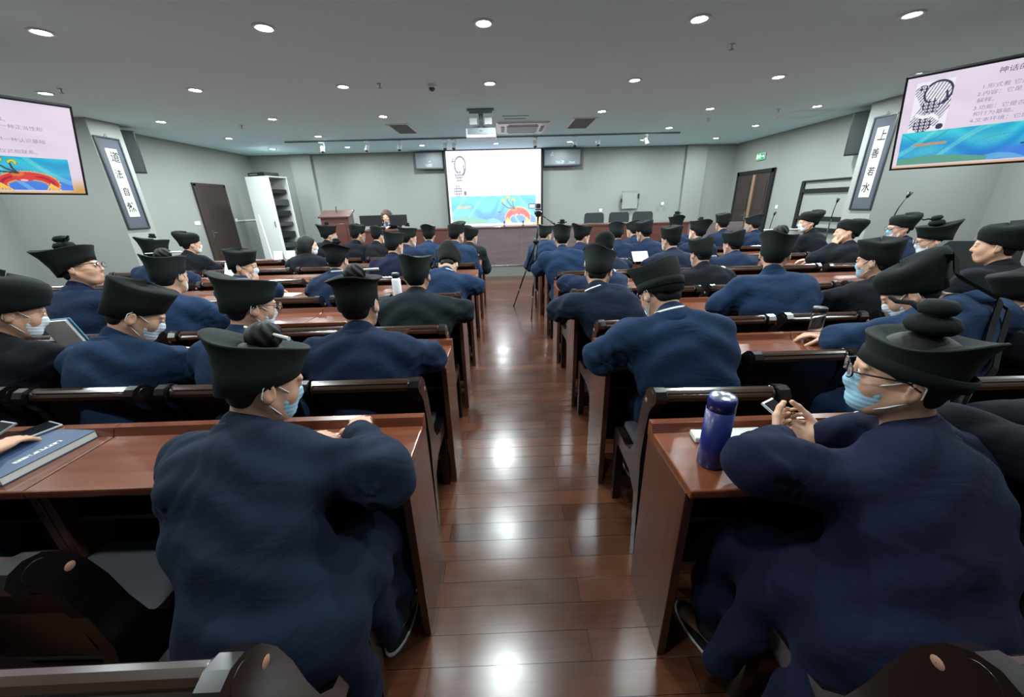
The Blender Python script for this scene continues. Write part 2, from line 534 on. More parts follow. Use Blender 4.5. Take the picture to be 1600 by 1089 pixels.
MB().box((0, -0.3, -0.004), (0.7, 0.02, 0.01)).box((0, 0.3, -0.004), (0.7, 0.02, 0.01)).box((-0.35, 0, -0.004), (0.02, 0.6, 0.01)).box((0.35, 0, -0.004), (0.02, 0.6, 0.01)).build('frame', 'whiteplastic', r)
MB().box((0, 0, -0.001), (0.68, 0.58, 0.006)).build('panel', 'ceiling', r)

# cassette air conditioner
r = empty('cassette_air_conditioner', (0.48, 9.25, H), 'white square cassette air conditioner in the ceiling right of the projector', 'air conditioner')
mb = MB()
mb.prism([(-0.56, 0), (0.56, 0), (0.5, -0.035), (-0.5, -0.035)], 'y', -0.58, 0.58)
mb.build('panel', 'whiteplastic', r)
MB().box((0, 0, -0.042), (0.66, 0.66, 0.018), bev=0.006).build('grille', 'greymat', r)
for sx, sy, dx, dy in ((0, -0.44, 0.6, 0.07), (0, 0.44, 0.6, 0.07), (-0.42, 0, 0.07, 0.6), (0.42, 0, 0.07, 0.6)):
    MB().box((sx, sy, -0.037), (dx, dy, 0.008)).build('air_flap', 'darkgrey', r)
r = empty('slot_diffuser', (0.3, 8.2, H), 'two thin dark slots in the ceiling ahead of the air conditioner', 'vent')
MB().box((0, -0.08, -0.003), (0.5, 0.02, 0.008)).box((0, 0.16, -0.003), (0.42, 0.02, 0.008)).build('slot', 'darkgrey', r)

# projector on its ceiling mount
r = empty('ceiling_projector', (-0.33, 7.5, H), 'white ceiling projector hanging in front of the big screen', 'projector')
MB().box((0, 0.1, -0.02), (0.46, 0.26, 0.04), bev=0.004).box((0, 0.1, -0.05), (0.40, 0.10, 0.03)).build('mount_plate', 'grey', r)
MB().tube([(0, 0.1, -0.04), (0, 0.1, -0.27)], 0.04, 14).build('drop_pole', 'grey', r)
mb = MB()
for sx in (-1, 1):
    mb.tube([(0, 0.1, -0.24), (sx * 0.12, 0.05, -0.28), (sx * 0.18, 0.0, -0.31)], 0.012, 8)
    mb.tube([(0, 0.1, -0.24), (sx * 0.12, 0.17, -0.28), (sx * 0.18, 0.2, -0.31)], 0.012, 8)
mb.build('mount_arm', 'grey', r)
for s_ in (-1, 1):
    MB().box((s_ * 0.13, 0.0, -0.19), (0.13, 0.02, 0.10), bev=0.003).build('cover_plate', 'whiteplastic', r)
b = MB().box((0, 0.08, -0.385), (0.52, 0.42, 0.15), bev=0.02).build('housing', 'whiteplastic', r)
MB().box((0, -0.135, -0.36), (0.46, 0.012, 0.095), bev=0.003).build('rear_panel', 'grey', b)
MB().tube([(0.12, 0.27, -0.385), (0.12, 0.32, -0.385)], 0.045, 18).build('lens', 'black', b)
MB().box((0, -0.142, -0.36), (0.07, 0.003, 0.01)).build('badge', 'darkgrey', b)

# lighting track with its spots
r = empty('lighting_track', (-0.4, 10.3, H), 'long thin white lighting track across the ceiling before the screen', 'lighting track')
MB().box((0, 0, -0.02), (9.6, 0.035, 0.03), bev=0.003).build('rail', 'grey', r)
for x in (-4.4, -1.5, 1.4, 4.4):
    MB().box((x, 0, -0.004), (0.05, 0.045, 0.01)).build('rail_clip', 'grey', r)
def trackspot():
    r = empty('track_spot', (0, 0, 0), 'x', 'spotlight', group='spotlights on the ceiling track')
    MB().box((0, 0, -0.012), (0.14, 0.045, 0.025), bev=0.004).build('adapter', 'whiteplastic', r)
    MB().tube([(0.03, 0, -0.02), (0.055, 0, -0.05), (0.06, 0, -0.11), (0.05, 0.0, -0.14)], 0.009, 8).build('yoke', 'whiteplastic', r)
    rot = Matrix.Rotation(math.radians(-28), 3, 'X')
    h = MB().lathe([(0.012, 0.085), (0.035, 0.075), (0.046, 0.05), (0.05, -0.07), (0.044, -0.075)], (0, 0, -0.15), 18, rot=rot, cap=True).build('spot_head', 'whiteplastic', r)
    MB().lathe([(0.04, -0.077), (0.002, -0.078)], (0, 0, -0.15), 16, rot=rot, cap=False).build('reflector', 'darkgrey', h)
    return r
p0 = trackspot(); remember(p0)
TS = [(-4.33, 'leftmost, above the lectern'), (-3.25, 'second from the left end'), (-2.47, 'third from the left end'), (-1.36, 'left of the pair at the screen corner'), (-1.14, 'right of the pair at the screen corner'), (0.84, 'over the right corner of the screen'), (1.83, 'just right of the screen'), (2.39, 'second right of the screen'), (3.58, 'rightmost')]
for i, (x, t) in enumerate(TS):
    o = p0 if i == 0 else copy_tree(p0)
    o.location = (x, 10.3, H - 0.035)
    o.rotation_euler = (0, 0, (0.4, -0.3, 0.2, 0.1, -0.1, 0.3, -0.2, 0.1, 0.9)[i])
    o['label'] = 'small white track spotlight on the ceiling rail, ' + t

# ------------------------------------------------------------------ the slide shown on all three screens
def seg_dist(X, Y, pts):
    d = np.full(X.shape, 9.0)
    for (x0, y0), (x1, y1) in zip(pts[:-1], pts[1:]):
        dx, dy = x1 - x0, y1 - y0
        t = np.clip(((X - x0) * dx + (Y - y0) * dy) / (dx * dx + dy * dy + 1e-9), 0, 1)
        d = np.minimum(d, np.hypot(X - x0 - t * dx, Y - y0 - t * dy))
    return d
def paint_slide(nx=420, ny=236, washed=0.0):
    A = 16 / 9.0
    u = np.linspace(0, 1, nx)[None, :].repeat(ny, 0)
    v = np.linspace(0, 1, ny)[:, None].repeat(nx, 1)      # v = 0 at the bottom
    X = u * A; Y = v
    C = np.zeros((ny, nx, 3))
    nz = np.sin(X * 7 + 2 * np.sin(Y * 9)) * np.cos(Y * 8 + X * 3)
    C[:] = (226, 214, 232)
    C += nz[..., None] * np.array([5, 4, 3])
    # warm corner
    wgt = np.exp(-(((u - 0.98) / 0.06) ** 2 + ((v - 0.02) / 0.12) ** 2)) + np.exp(-((v - 0.0) / 0.02) ** 2) * 0.8
    C = C * (1 - np.clip(wgt, 0, 1)[..., None]) + np.array([205, 160, 90]) * np.clip(wgt, 0, 1)[..., None]
    def put(mask, col):
        m = np.clip(mask, 0, 1)[..., None]
        C[:] = C * (1 - m) + np.array(col) * m
    # sea band
    band = (v < 0.415) & (v > 0.035) & (u > 0.02) & (u < 0.945)
    g = np.clip((0.42 - v) / 0.4, 0, 1)
    wav = np.sin(26 * Y + 7 * np.sin(X * 3.1) + 3 * np.cos(X * 8))
    sea = np.stack([40 + 25 * wav * 0.6, 190 - 60 * g + 18 * wav, 216 + 6 * wav], -1)
    blue = np.clip((0.22 - v) / 0.1, 0, 1) * np.clip((u - 0.38) / 0.12, 0, 1)
    sea = sea * (1 - blue[..., None]) + np.array([66, 128, 226]) * blue[..., None]
    for (cx, cy, rr) in ((0.30, 0.37, 0.08), (0.72, 0.30, 0.13), (1.42, 0.22, 0.12), (0.25, 0.2, 0.16), (1.05, 0.33, 0.06)):
        d = np.hypot((X - cx), (Y - cy) * 1.6)
        th = np.arctan2((Y - cy) * 1.6, X - cx)
        sp = np.abs(np.sin(d * 60 / (rr * 8) * 3 - th)) < 0.2
        m = (sp & (d < rr)) * 0.8
        sea = sea * (1 - m[..., None]) + np.array([20, 130, 160]) * m[..., None]
        m2 = np.exp(-(d / rr) ** 2) * 0.35
        sea = sea * (1 - m2[..., None]) + np.array([120, 226, 214]) * m2[..., None]
    wl = np.abs(np.sin(34 * Y + 5 * np.sin(X * 4.3 + 1) + 4 * np.cos(X * 2.1 - Y * 6))) < 0.09
    m = (wl & (blue < 0.5)) * 0.5
    sea = sea * (1 - m[..., None]) + np.array([24, 140, 172]) * m[..., None]
    cr = np.sin(17 * Y + 6 * np.sin(X * 3.3 + 2)) > 0.86
    sea = sea * (1 - 0.4 * cr[..., None]) + np.array([150, 236, 226]) * 0.4 * cr[..., None]
    hill = (v < 0.10 + 0.03 * np.sin(X * 5)) & (u < 0.42)
    sea[hill] = (96, 160, 140)
    C[band] = sea[band]
    put((seg_dist(X, Y, [(0.16, 0.262), (0.40, 0.272)]) < 0.014) & band, (190, 150, 120))
    # ink panel
    pan = (u > 0.045) & (u < 0.205) & (v > 0.415) & (v < 0.94)
    put(pan * 1.0, (240, 238, 246))
    inkc = (52, 48, 84)
    pu = (u - 0.045) / 0.16; pv = (v - 0.415) / 0.525
    hatch = (np.sin((pu * 2.2 - pv * 2.6) * 30 + 2 * np.sin(pv * 12)) > 0.1) & (np.abs(pu - 0.5 + 0.12 * np.sin(pv * 9)) < 0.42) & (pv < 0.9) & (pv > 0.1)
    put(hatch & pan, (120, 116, 150))
    plume = (np.hypot((pu - 0.62) / 0.33, (pv - 0.78) / 0.2) < 1)
    put(plume & pan, (240, 238, 246))
    put(plume & pan & (np.abs(np.sin((pu * 1.3 + 0.25 * np.sin(pv * 4)) * 26)) < 0.42), inkc)
    put((np.abs(np.hypot((pu - 0.62) / 0.36, (pv - 0.76) / 0.22) - 1) < 0.09) & pan, inkc)
    body = (np.hypot((pu - 0.5) / 0.26, (pv - 0.5) / 0.14) < 1 + 0.15 * np.sin(np.arctan2(pv - 0.5, pu - 0.5) * 7)) | (np.hypot((pu - 0.36) / 0.26, (pv - 0.14) / 0.16) < 1) | (np.hypot((pu - 0.2) / 0.14, (pv - 0.88) / 0.06) < 1)
    put(body & pan, inkc)
    ring = (np.abs(np.hypot(np.mod(pu * 7, 1) - 0.5, np.mod(pv * 15, 1) - 0.5) - 0.28) < 0.1)
    put(body & ring & pan, (236, 234, 244))
    put((seg_dist(pu, pv, [(0.15, 0.36), (0.35, 0.3), (0.6, 0.33), (0.75, 0.25)]) < 0.035) & pan, (244, 242, 248))
    put((seg_dist(pu, pv, [(0.85, 0.75), (0.9, 0.6), (0.78, 0.55)]) < 0.03) & pan, inkc)
    put((np.hypot((pu - 0.85) / 0.1, (pv - 0.08) / 0.06) < 1) & pan, inkc)
    # red creature with curling antennae
    def arc(cx, cy, rx, ry, a0, a1, n=24):
        return [(cx + rx * math.cos(a0 + (a1 - a0) * k / n), cy + ry * math.sin(a0 + (a1 - a0) * k / n)) for k in range(n + 1)]
    body = arc(1.325, 0.10, 0.20, 0.105, PI * 1.02, 0.0)
    d = seg_dist(X, Y, body)
    jag = 0.008 * np.sin(np.arctan2(Y - 0.1, X - 1.32) * 40)
    put((d < 0.052 + jag), (236, 170, 60))
    put((d < 0.040), (214, 60, 62))
    put((d < 0.012) & (Y < 0.2), (170, 30, 50))
    for e in ((1.14, 0.06), (1.52, 0.06)):
        for k in range(5):
            put(seg_dist(X, Y, [(e[0] - 0.02, e[1] + 0.05), (e[0] + 0.03 * (k - 2), e[1] - 0.03)]) < 0.007, (244, 200, 90))
    put(np.hypot((X - 1.30) / 0.085, (Y - 0.185) / 0.05) < 1, (218, 66, 58))
    put(np.hypot((X - 1.26) / 0.05, (Y - 0.225) / 0.03) < 1, (226, 120, 60))
    put(np.hypot((X - 1.30) / 0.03, (Y - 0.15) / 0.012) < 1, (240, 200, 200))
    for (tx, ty) in ((1.02, 0.34), (1.12, 0.375), (1.22, 0.35)):
        pts = [(1.27, 0.23), ((1.27 + tx) / 2 - 0.01, 0.245 if tx < 1.1 else 0.28), (tx + 0.01, ty - 0.04), (tx, ty)]
        dd = seg_dist(X, Y, pts)
        put(dd < 0.008, (60, 66, 60))
        dc = seg_dist(X, Y, arc(tx + 0.022, ty, 0.024, 0.02, PI, -0.6))
        put(dc < 0.014, (90, 110, 50))
        put(dc < 0.010, (214, 210, 70))
    put(np.hypot((X - 0.97) / 0.03, (Y - 0.19) / 0.010) < 1, (40, 70, 110))
    C = np.clip(C, 0, 255) / 255.0
    lin = np.where(C <= 0.04045, C / 12.92, ((C + 0.055) / 1.055) ** 2.4)
    return lin
def slide_mesh():
    nx, ny = 420, 236
    lin = paint_slide(nx, ny)
    uu, vv = np.meshgrid(np.linspace(0, 1, nx), np.linspace(0, 1, ny))
    co = np.stack([uu.ravel(), np.zeros(nx * ny), vv.ravel()], -1)
    idx = np.arange(nx * ny).reshape(ny, nx)
    q = np.stack([idx[:-1, :-1], idx[:-1, 1:], idx[1:, 1:], idx[1:, :-1]], -1).reshape(-1, 4)
    me = bpy.data.meshes.new('slide')
    me.vertices.add(len(co)); me.vertices.foreach_set('co', co.ravel())
    me.loops.add(q.size); me.loops.foreach_set('vertex_index', q.ravel())
    me.polygons.add(len(q)); me.polygons.foreach_set('loop_start', np.arange(0, q.size, 4))
    me.update(calc_edges=True)
    ca = me.color_attributes.new('slide_colour', 'FLOAT_COLOR', 'POINT')
    ca.data.foreach_set('color', np.concatenate([lin.reshape(-1, 3), np.ones((nx * ny, 1))], 1).ravel())
    return me
def slide_mat(name, strength, lift):
    m = bpy.data.materials.new(name)
    m.use_nodes = True
    nt = m.node_tree
    b = nt.nodes['Principled BSDF']
    b.inputs['Base Color'].default_value = (0.02, 0.02, 0.02, 1)
    b.inputs['Roughness'].default_value = 0.25 if lift == 0 else 0.8
    a = nt.nodes.new('ShaderNodeVertexColor')
    a.layer_name = 'slide_colour'
    mx = nt.nodes.new('ShaderNodeMix')
    mx.data_type = 'RGBA'
    mx.inputs['Factor'].default_value = lift
    mx.inputs['B'].default_value = (1, 1, 0.97, 1)
    nt.links.new(a.outputs['Color'], mx.inputs['A'])
    nt.links.new(mx.outputs['Result'], b.inputs['Emission Color'])
    b.inputs['Emission Strength'].default_value = strength
    return m
M['tv_picture'] = slide_mat('lit television picture', 0.40, 0.0)
M['projected_picture'] = slide_mat('bright projected picture', 0.75, 0.14)
M['tv_text'] = mat('slide text on television', (10, 10, 10), 0.4, emit=(160, 138, 174), estr=0.38)
M['tv_title'] = mat('slide title on television', (10, 10, 10), 0.4, emit=(90, 80, 110), estr=0.38)
M['pj_text'] = mat('slide text projected', (10, 10, 10), 0.8, emit=(236, 228, 222), estr=0.42)
M['pj_title'] = mat('slide title projected', (10, 10, 10), 0.8, emit=(196, 200, 192), estr=0.42)
SLIDE = slide_mesh()
LINES = [('神话的四要素', 0.36, 0.905, 0.058, 1),
         ('1.形式看 它是否一种神圣的叙事。', 0.315, 0.78, 0.047, 0),
         ('2.内容：它是否为某种观念提供一种正当性和', 0.305, 0.715, 0.047, 0),
         ('解释。', 0.31, 0.65, 0.047, 0),
         ('3.功能：它是否为宗教信徒提供一种认识基础', 0.305, 0.58, 0.047, 0),
         ('和行为基础。', 0.31, 0.52, 0.047, 0),
         ('4.文本环境：它是否与特定的仪式相联系。', 0.305, 0.455, 0.047, 0)]
TXT = [(text_mesh(t, 1.0), x, y, s, k) for (t, x, y, s, k) in LINES]
def put_slide(parent, W, Hh, y, pic, txt, title):
    me = SLIDE.copy() if pic != 'tv_picture' else SLIDE
    if len(me.materials) == 0:
        me.materials.append(M[pic])
    s = link('displayed_slide', me, None, parent, (0, y, 0))
    s.scale = (W, 1, Hh)
    for me0, tx, ty, ts, k in TXT:
        mm = me0.copy()
        mm.materials.clear()
        mm.materials.append(M[title if k else txt])
        o = link('slide_text', mm, None, s, (tx, -0.0015, ty))
        o.rotation_euler = (PI / 2, 0, 0)
        o.scale = (ts * 0.60, ts * 1.0, 1)
    return s

# projection screen
r = empty('projection_screen', (-1.64, 12.44, 0.92), 'large bright projection screen on the front wall behind the stage table', 'projection screen')
MB().box((1.42, 0.02, 1.075), (2.98, 0.03, 2.27)).build('black_border', 'black', r)
MB().box((1.42, 0.0, 2.2), (3.1, 0.09, 0.05), bev=0.01).build('housing_bar', 'black', r)
put_slide(r, 2.84, 2.14, -0.0, 'projected_picture', 'pj_text', 'pj_title')
MB().box((1.42, -0.004, -0.06), (2.98, 0.03, 0.03), bev=0.005).build('bottom_bar', 'black', r)

# led message boards either side
def ledboard(x0, x1, zc, label, rows_):
    r = empty('led_message_board', ((x0 + x1) / 2, 12.43, zc), label, 'display board', group='led message boards')
    w_ = x1 - x0
    MB().box((0, 0, 0), (w_, 0.09, 0.47), bev=0.006).build('case', 'darkgrey', r)
    MB().box((0, -0.047, 0), (w_ - 0.06, 0.004, 0.40)).build('led_matrix', 'ledpanel', r)
    mb = MB()
    rr = random.Random(int(x0 * 10))
    for (cx, cy, nx_, ny_) in rows_:
        for i in range(nx_):
            for j in range(ny_):
                if rr.random() < 0.55:
                    mb.box((cx + i * 0.016, -0.051, cy + j * 0.016), (0.010, 0.003, 0.010))
    mb.build('lit_text', 'leddot', r)
ledboard(-2.56, -1.72, 2.82, 'grey led message board left of the projection screen', [(-0.1, -0.16, 12, 5), (-0.02, -0.04, 6, 2)])
ledboard(1.28, 2.40, 2.82, 'grey led message board right of the projection screen', [(-0.2, -0.16, 16, 5), (0.2, -0.17, 12, 4), (-0.35, 0.05, 5, 7)])

# hanging televisions
def television(origin, xa, za, W, Hh, label):
    xa = Vector(xa).normalized(); za = Vector(za).normalized()
    ya = za.cross(xa).normalized()
    r = empty('hanging_television', (0, 0, 0), label, 'television', group='hanging televisions')
    mt = Matrix((xa, ya, za)).transposed().to_4x4()
    mt.translation = Vector(origin)
    r.matrix_world = mt
    b = 0.018
    MB().box((W / 2, 0.035, Hh / 2), (W, 0.05, Hh), bev=0.006).build('case', 'black', r)
    MB().box((W / 2, 0.006, b / 2), (W, 0.012, b)).box((W / 2, 0.006, Hh - b / 2), (W, 0.012, b)).box((b / 2, 0.006, Hh / 2), (b, 0.012, Hh)).box((W - b / 2, 0.006, Hh / 2), (b, 0.012, Hh)).build('bezel', 'black', r)
    s = put_slide(r, W - 2 * b, Hh - 2 * b, 0.004, 'tv_picture', 'tv_text', 'tv_title')
    s.location = (b, 0.004, b)
    inv = mt.inverted()
    c = mt @ Vector((W / 2, 0.1, Hh * 0.6))
    MB().box((W / 2, 0.085, Hh * 0.55), (0.5, 0.05, 0.42), bev=0.005).build('back_plate', 'blackmetal', r)
    MB().tube([inv @ c, inv @ Vector((c.x, c.y, H))], 0.03, 14).build('ceiling_pole', 'blackmetal', r)
    t = inv @ Vector((c.x, c.y, H - 0.01))
    MB().box((0, 0, 0), (0.2, 0.2, 0.02)).build('ceiling_plate', 'blackmetal', r).matrix_local = Matrix.Translation(t) @ inv.to_3x3().to_4x4()
    return r
television((4.43, 4.60, 1.78), (0.58, -0.81, 0), (-0.384, -0.277, 0.880), 1.66, 0.937, 'hanging television showing the slide, on the right side of the hall')
xl = Vector((0.459, 0.888, 0)).normalized()
ol = Vector((-4.796, 4.787, 1.751)) - xl * 1.66
television(ol, xl, (0.417, -0.216, 0.883), 1.66, 0.937, 'hanging television showing the slide, on the left side of the hall')

# calligraphy scrolls
def scroll(side, label, chars):
    x = -7.005 if side < 0 else 6.765
    yc = 7.69 if side < 0 else 7.36
    n = 1 if side < 0 else -1
    r = empty('calligraphy_scroll', (x, yc, 2.05), label, 'wall scroll', rz=(PI / 2 if side < 0 else -PI / 2), group='framed calligraphy scrolls')
    # local: x = to the viewer's right, -y = out of the wall
    mb = MB()
    mb.box((0, -0.012, 0.765), (0.46, 0.03, 0.03), bev=0.006).box((0, -0.012, -0.765), (0.46, 0.03, 0.03), bev=0.006)
    mb.box((-0.215, -0.012, 0), (0.03, 0.03, 1.54), bev=0.006).box((0.215, -0.012, 0), (0.03, 0.03, 1.54), bev=0.006)
    mb.build('frame', 'rosewood', r)
    MB().box((0, -0.006, 0), (0.42, 0.012, 1.52)).build('silk_mount', 'mount', r)
    pp = MB().box((0, -0.013, 0.02), (0.215, 0.003, 1.15)).build('paper', 'paper', r)
    for i, ch in enumerate(chars):
        me = text_mesh(ch, 1.0, bold=0.02)
        me.materials.clear(); me.materials.append(M['ink'])
        o = link('brush_character', me, None, pp, (-0.075 + (0.012, -0.012, 0.006, -0.008)[i], -0.0155, 0.40 - i * 0.285))
        o.rotation_euler = (PI / 2, (0.08, -0.05, 0.06, -0.04)[i], 0)
        k = (0.17, 0.15, 0.14, 0.16)[i]
        o.scale = (k, k * 1.12, 1)
    mb = MB()
    rr = random.Random(3)
    for i in range(14):
        mb.box((-0.09 + rr.uniform(-0.003, 0.003), -0.0155, 0.18 - i * 0.035), (0.010, 0.001, rr.uniform(0.006, 0.02)))
    mb.build('signature', 'ink', pp)
    MB().box((-0.09, -0.0155, -0.36), (0.018, 0.001, 0.018)).build('red_seal', 'seal', pp)
    MB().tube([(-0.03, -0.004, 0.78), (0, -0.006, 0.83), (0.03, -0.004, 0.78)], 0.003, 6).build('hanging_cord', 'darkgrey', r)
scroll(-1, 'framed vertical calligraphy scroll on the left pillar', '道法自然')
scroll(1, 'framed vertical calligraphy scroll on the right pillar', '上善若水')

# wall speakers beyond the pillars
def speaker(x, y, z, rz, label):
    r = empty('wall_speaker', (x, y, z), label, 'speaker', rz=rz, group='wall speakers')
    MB().box((0, 0, 0), (0.34, 0.24, 0.74), Matrix.Rotation(0.08, 3, 'X'), bev=0.01).build('cabinet', 'black', r)
    MB().box((0, -0.125, 0.0), (0.30, 0.012, 0.70), Matrix.Rotation(0.08, 3, 'X')).build('grille', 'blackmesh', r)
    MB().box((0, 0.18, 0.0), (0.08, 0.16, 0.12)).build('bracket', 'blackmetal', r)
speaker(-7.2, 8.25, 2.66, 0.9, 'black wall speaker just beyond the left pillar')
speaker(6.98, 8.05, 2.64, -0.9, 'black wall speaker just beyond the right pillar')

# exit sign
r = empty('exit_sign', (7.19, 11.32, 2.6), 'green lit exit sign above the right door', 'sign', rz=-PI / 2)
MB().box((0, -0.02, 0), (0.36, 0.035, 0.17), bev=0.005).build('case', 'white', r)
MB().box((0, -0.04, 0), (0.34, 0.006, 0.15)).build('green_face', 'signgreen', r)
mb = MB()
mb.lathe([(0.012, -0.001), (0.012, 0.001)], (-0.005, -0.0445, 0.05), 10, rot=Matrix.Rotation(PI / 2, 3, 'X'))
for pts in ([(0, 0.03), (-0.01, -0.005)], [(-0.01, -0.005), (0.02, -0.025), (0.02, -0.05)], [(-0.01, -0.005), (-0.03, -0.03), (-0.05, -0.03)], [(0, 0.03), (0.03, 0.015)], [(0, 0.03), (-0.03, 0.02), (-0.03, 0.0)]):
    mb.tube([(a, -0.0445, b_) for a, b_ in pts], 0.006, 6)
mb.box((0.10, -0.0445, 0.0), (0.09, 0.002, 0.012)).prism([(0.14, 0.028), (0.165, 0), (0.14, -0.028)], 'y', -0.0455, -0.0435)
mb.box((-0.11, -0.0445, 0), (0.06, 0.002, 0.1))
mb.build('running_figure', 'signwhite', r)

# light switches, sockets, conduit
def plate(x, y, z, rz, label, n=1, nm='wall_switch'):
    r = empty(nm, (x, y, z), label, 'switch' if nm == 'wall_switch' else 'socket', rz=rz)
    MB().box((0, -0.006, 0), (0.086 * n, 0.012, 0.086), bev=0.003).build('plate', 'whiteplastic', r)
    for i in range(n):
        MB().box(((i - (n - 1) / 2) * 0.086, -0.014, 0), (0.05, 0.006, 0.055), bev=0.002).build('rocker', 'white', r)
plate(-7.52, 9.85, 1.3, PI / 2, 'white double light switch left of the dark door', 2)
plate(-7.52, 11.3, 1.32, PI / 2, 'white light switch right of the dark door on the left wall', 1)
plate(3.9 - 0.8, 12.5, 1.3, 0, 'white socket plate on the front wall left of the wall box', 1, 'wall_socket')
plate(5.05, 12.5, 1.45, 0, 'white switch plate on the front wall right of the wall box', 1)
plate(7.2, 10.3, 1.3, -PI / 2, 'white switch plate right of the right door', 1)
plate(6.765, 7.5, 0.62, -PI / 2, 'white socket plate low on the right pillar', 1, 'wall_socket')
tag(MB().box((-7.51, 11.75, 1.3), (0.02, 0.8, 0.035)).build('cable_conduit', 'white'), 'white cable conduit along the left wall beside the dark door', 'conduit')
# wall box with cables on front wall
r = empty('wall_connection_box', (4.02, 12.5, 1.55), 'white wall panel with two black plugs on the front wall', 'wall panel')
MB().box((0, -0.005, 0), (0.52, 0.012, 0.45), bev=0.003).build('panel', 'wall', r)
MB().tube([(-0.28, -0.02, -0.3), (-0.28, -0.02, 0.28), (0.24, -0.02, 0.28), (0.24, -0.02, -0.2)], 0.008, 6).build('cable', 'grey', r)
MB().box((-0.29, -0.03, 0.02), (0.05, 0.04, 0.12), bev=0.008).build('plug', 'black', r)
MB().box((0.24, -0.03, 0.14), (0.05, 0.04, 0.14), bev=0.008).build('plug', 'black', r)

# tall cabinet with open right side
r = empty('equipment_cabinet', (-6.35, 11.2, 0), 'tall white equipment cabinet in the front left corner', 'cabinet', rz=-0.30)
MB().box((0, 0.3, 1.2), (0.72, 0.03, 2.38)).box((-0.35, 0.0, 1.2), (0.02, 0.62, 2.38)).box((0.36, -0.29, 1.2), (0.03, 0.03, 2.38)).box((0.36, 0.29, 1.2), (0.03, 0.03, 2.38)).box((0, 0, 2.38), (0.74, 0.64, 0.03), bev=0.004).box((0, 0, 0.03), (0.72, 0.62, 0.06)).build('carcass', 'white', r)
fd = MB().box((0, -0.32, 1.2), (0.72, 0.025, 2.36), bev=0.004).build('door', 'whiteplastic', r)
MB().box((0.3, -0.345, 1.2), (0.02, 0.03, 0.14), bev=0.004).build('handle', 'grey', fd)
for k in range(7):
    MB().box((0.02, 0.0, 0.35 + k * 0.28), (0.6, 0.5, 0.10 + 0.03 * (k % 3)), bev=0.005).build('rack_unit', 'darkgrey' if k % 2 else 'black', r)
o = MB().box((0, 0, 0.045), (0.62, 0.42, 0.09), bev=0.008).build('amplifier', 'black', None, (-6.35, 11.1, 2.396))
o.rotation_euler = (0, 0, -0.4)
tag(o, 'flat black amplifier lying on top of the tall white cabinet', 'amplifier')
MB().box((-0.1, -0.212, 0.045), (0.3, 0.004, 0.03)).build('front_display', 'grey', o)

# lectern
r = empty('lectern', (-3.82, 9.2, 0.25), 'brown wooden lectern at the left end of the stage', 'lectern', rz=0.12)
MB().prism([(-0.22, 0.0), (0.25, 0.0), (0.25, 1.22), (-0.22, 1.10)], 'x', -0.30, 0.30).build('body', 'tablewood', r)
MB().prism([(-0.26, 1.10), (0.28, 1.235), (0.28, 1.265), (-0.26, 1.13)], 'x', -0.34, 0.34).build('top', 'tablewood', r)
MB().box((0, -0.228, 0.55), (0.44, 0.012, 0.85), bev=0.004).build('front_panel', 'tablewood', r)
MB().tube([(-0.02, 0.1, 1.2), (-0.02, 0.1, 1.30), (0.0, 0.06, 1.33)], 0.008, 8).tube([(0.0, 0.06, 1.33), (0.02, 0.02, 1.345)], 0.016, 10).build('microphone', 'black', r)

# stage table
r = empty('stage_table', (0.15, 8.9, 0.25), 'long wooden conference table with a closed front along the stage', 'table')
x0 = -3.45
for i, x in enumerate(np.arange(-3.45, 4.0, 1.24)):
    MB().box((x + 0.62, -0.225, 0.40), (1.235, 0.03, 0.80), bev=0.003).build('front_panel', 'tablewood' if i in (0, 1, 4, 5) else 'tablegrey', r)
MB().box((0.27, 0.02, 0.815), (7.5, 0.55, 0.035), bev=0.005).build('tabletop', 'tablewood', r)
MB().box((-3.44, 0.02, 0.4), (0.035, 0.5, 0.8)).build('side_panel', 'tablewood', r)
MB().box((3.98, 0.02, 0.4), (0.035, 0.5, 0.8)).build('side_panel', 'tablewood', r)
TT = 0.25 + 0.8325
# monitors (backs towards the hall) and microphones
def monitor(x, y, w_, label, rz):
    r = empty('desktop_monitor', (x, y, TT), label, 'monitor', rz=rz)
    MB().box((0, 0, 0.19), (w_, 0.025, 0.23), bev=0.008).build('screen_back', 'black', r)
    MB().box((0, 0.02, 0.045), (0.05, 0.03, 0.09)).build('neck', 'black', r)
    MB().box((0, 0.03, 0.006), (0.2, 0.14, 0.012), bev=0.004).build('foot', 'black', r)
monitor(-2.95, 8.88, 0.48, 'black monitor on the stage table left of the seated lecturer', 0.1)
monitor(-2.34, 8.88, 0.40, 'black monitor on the stage table right of the seated lecturer', -0.08)
for x, t in ((0.03, 'left one before the screen'), (0.45, 'right one before the screen')):
    o = empty('table_microphone', (x, 8.8, TT), 'small black stand microphone on the stage table, ' + t, 'microphone', group='table microphones')
    MB().lathe([(0.03, 0), (0.03, 0.012), (0.008, 0.015)], seg=14).build('base', 'black', o)
    MB().lathe([(0.008, 0.012), (0.008, 0.06), (0.014, 0.065), (0.016, 0.10), (0.006, 0.11)], seg=12).build('capsule', 'black', o)

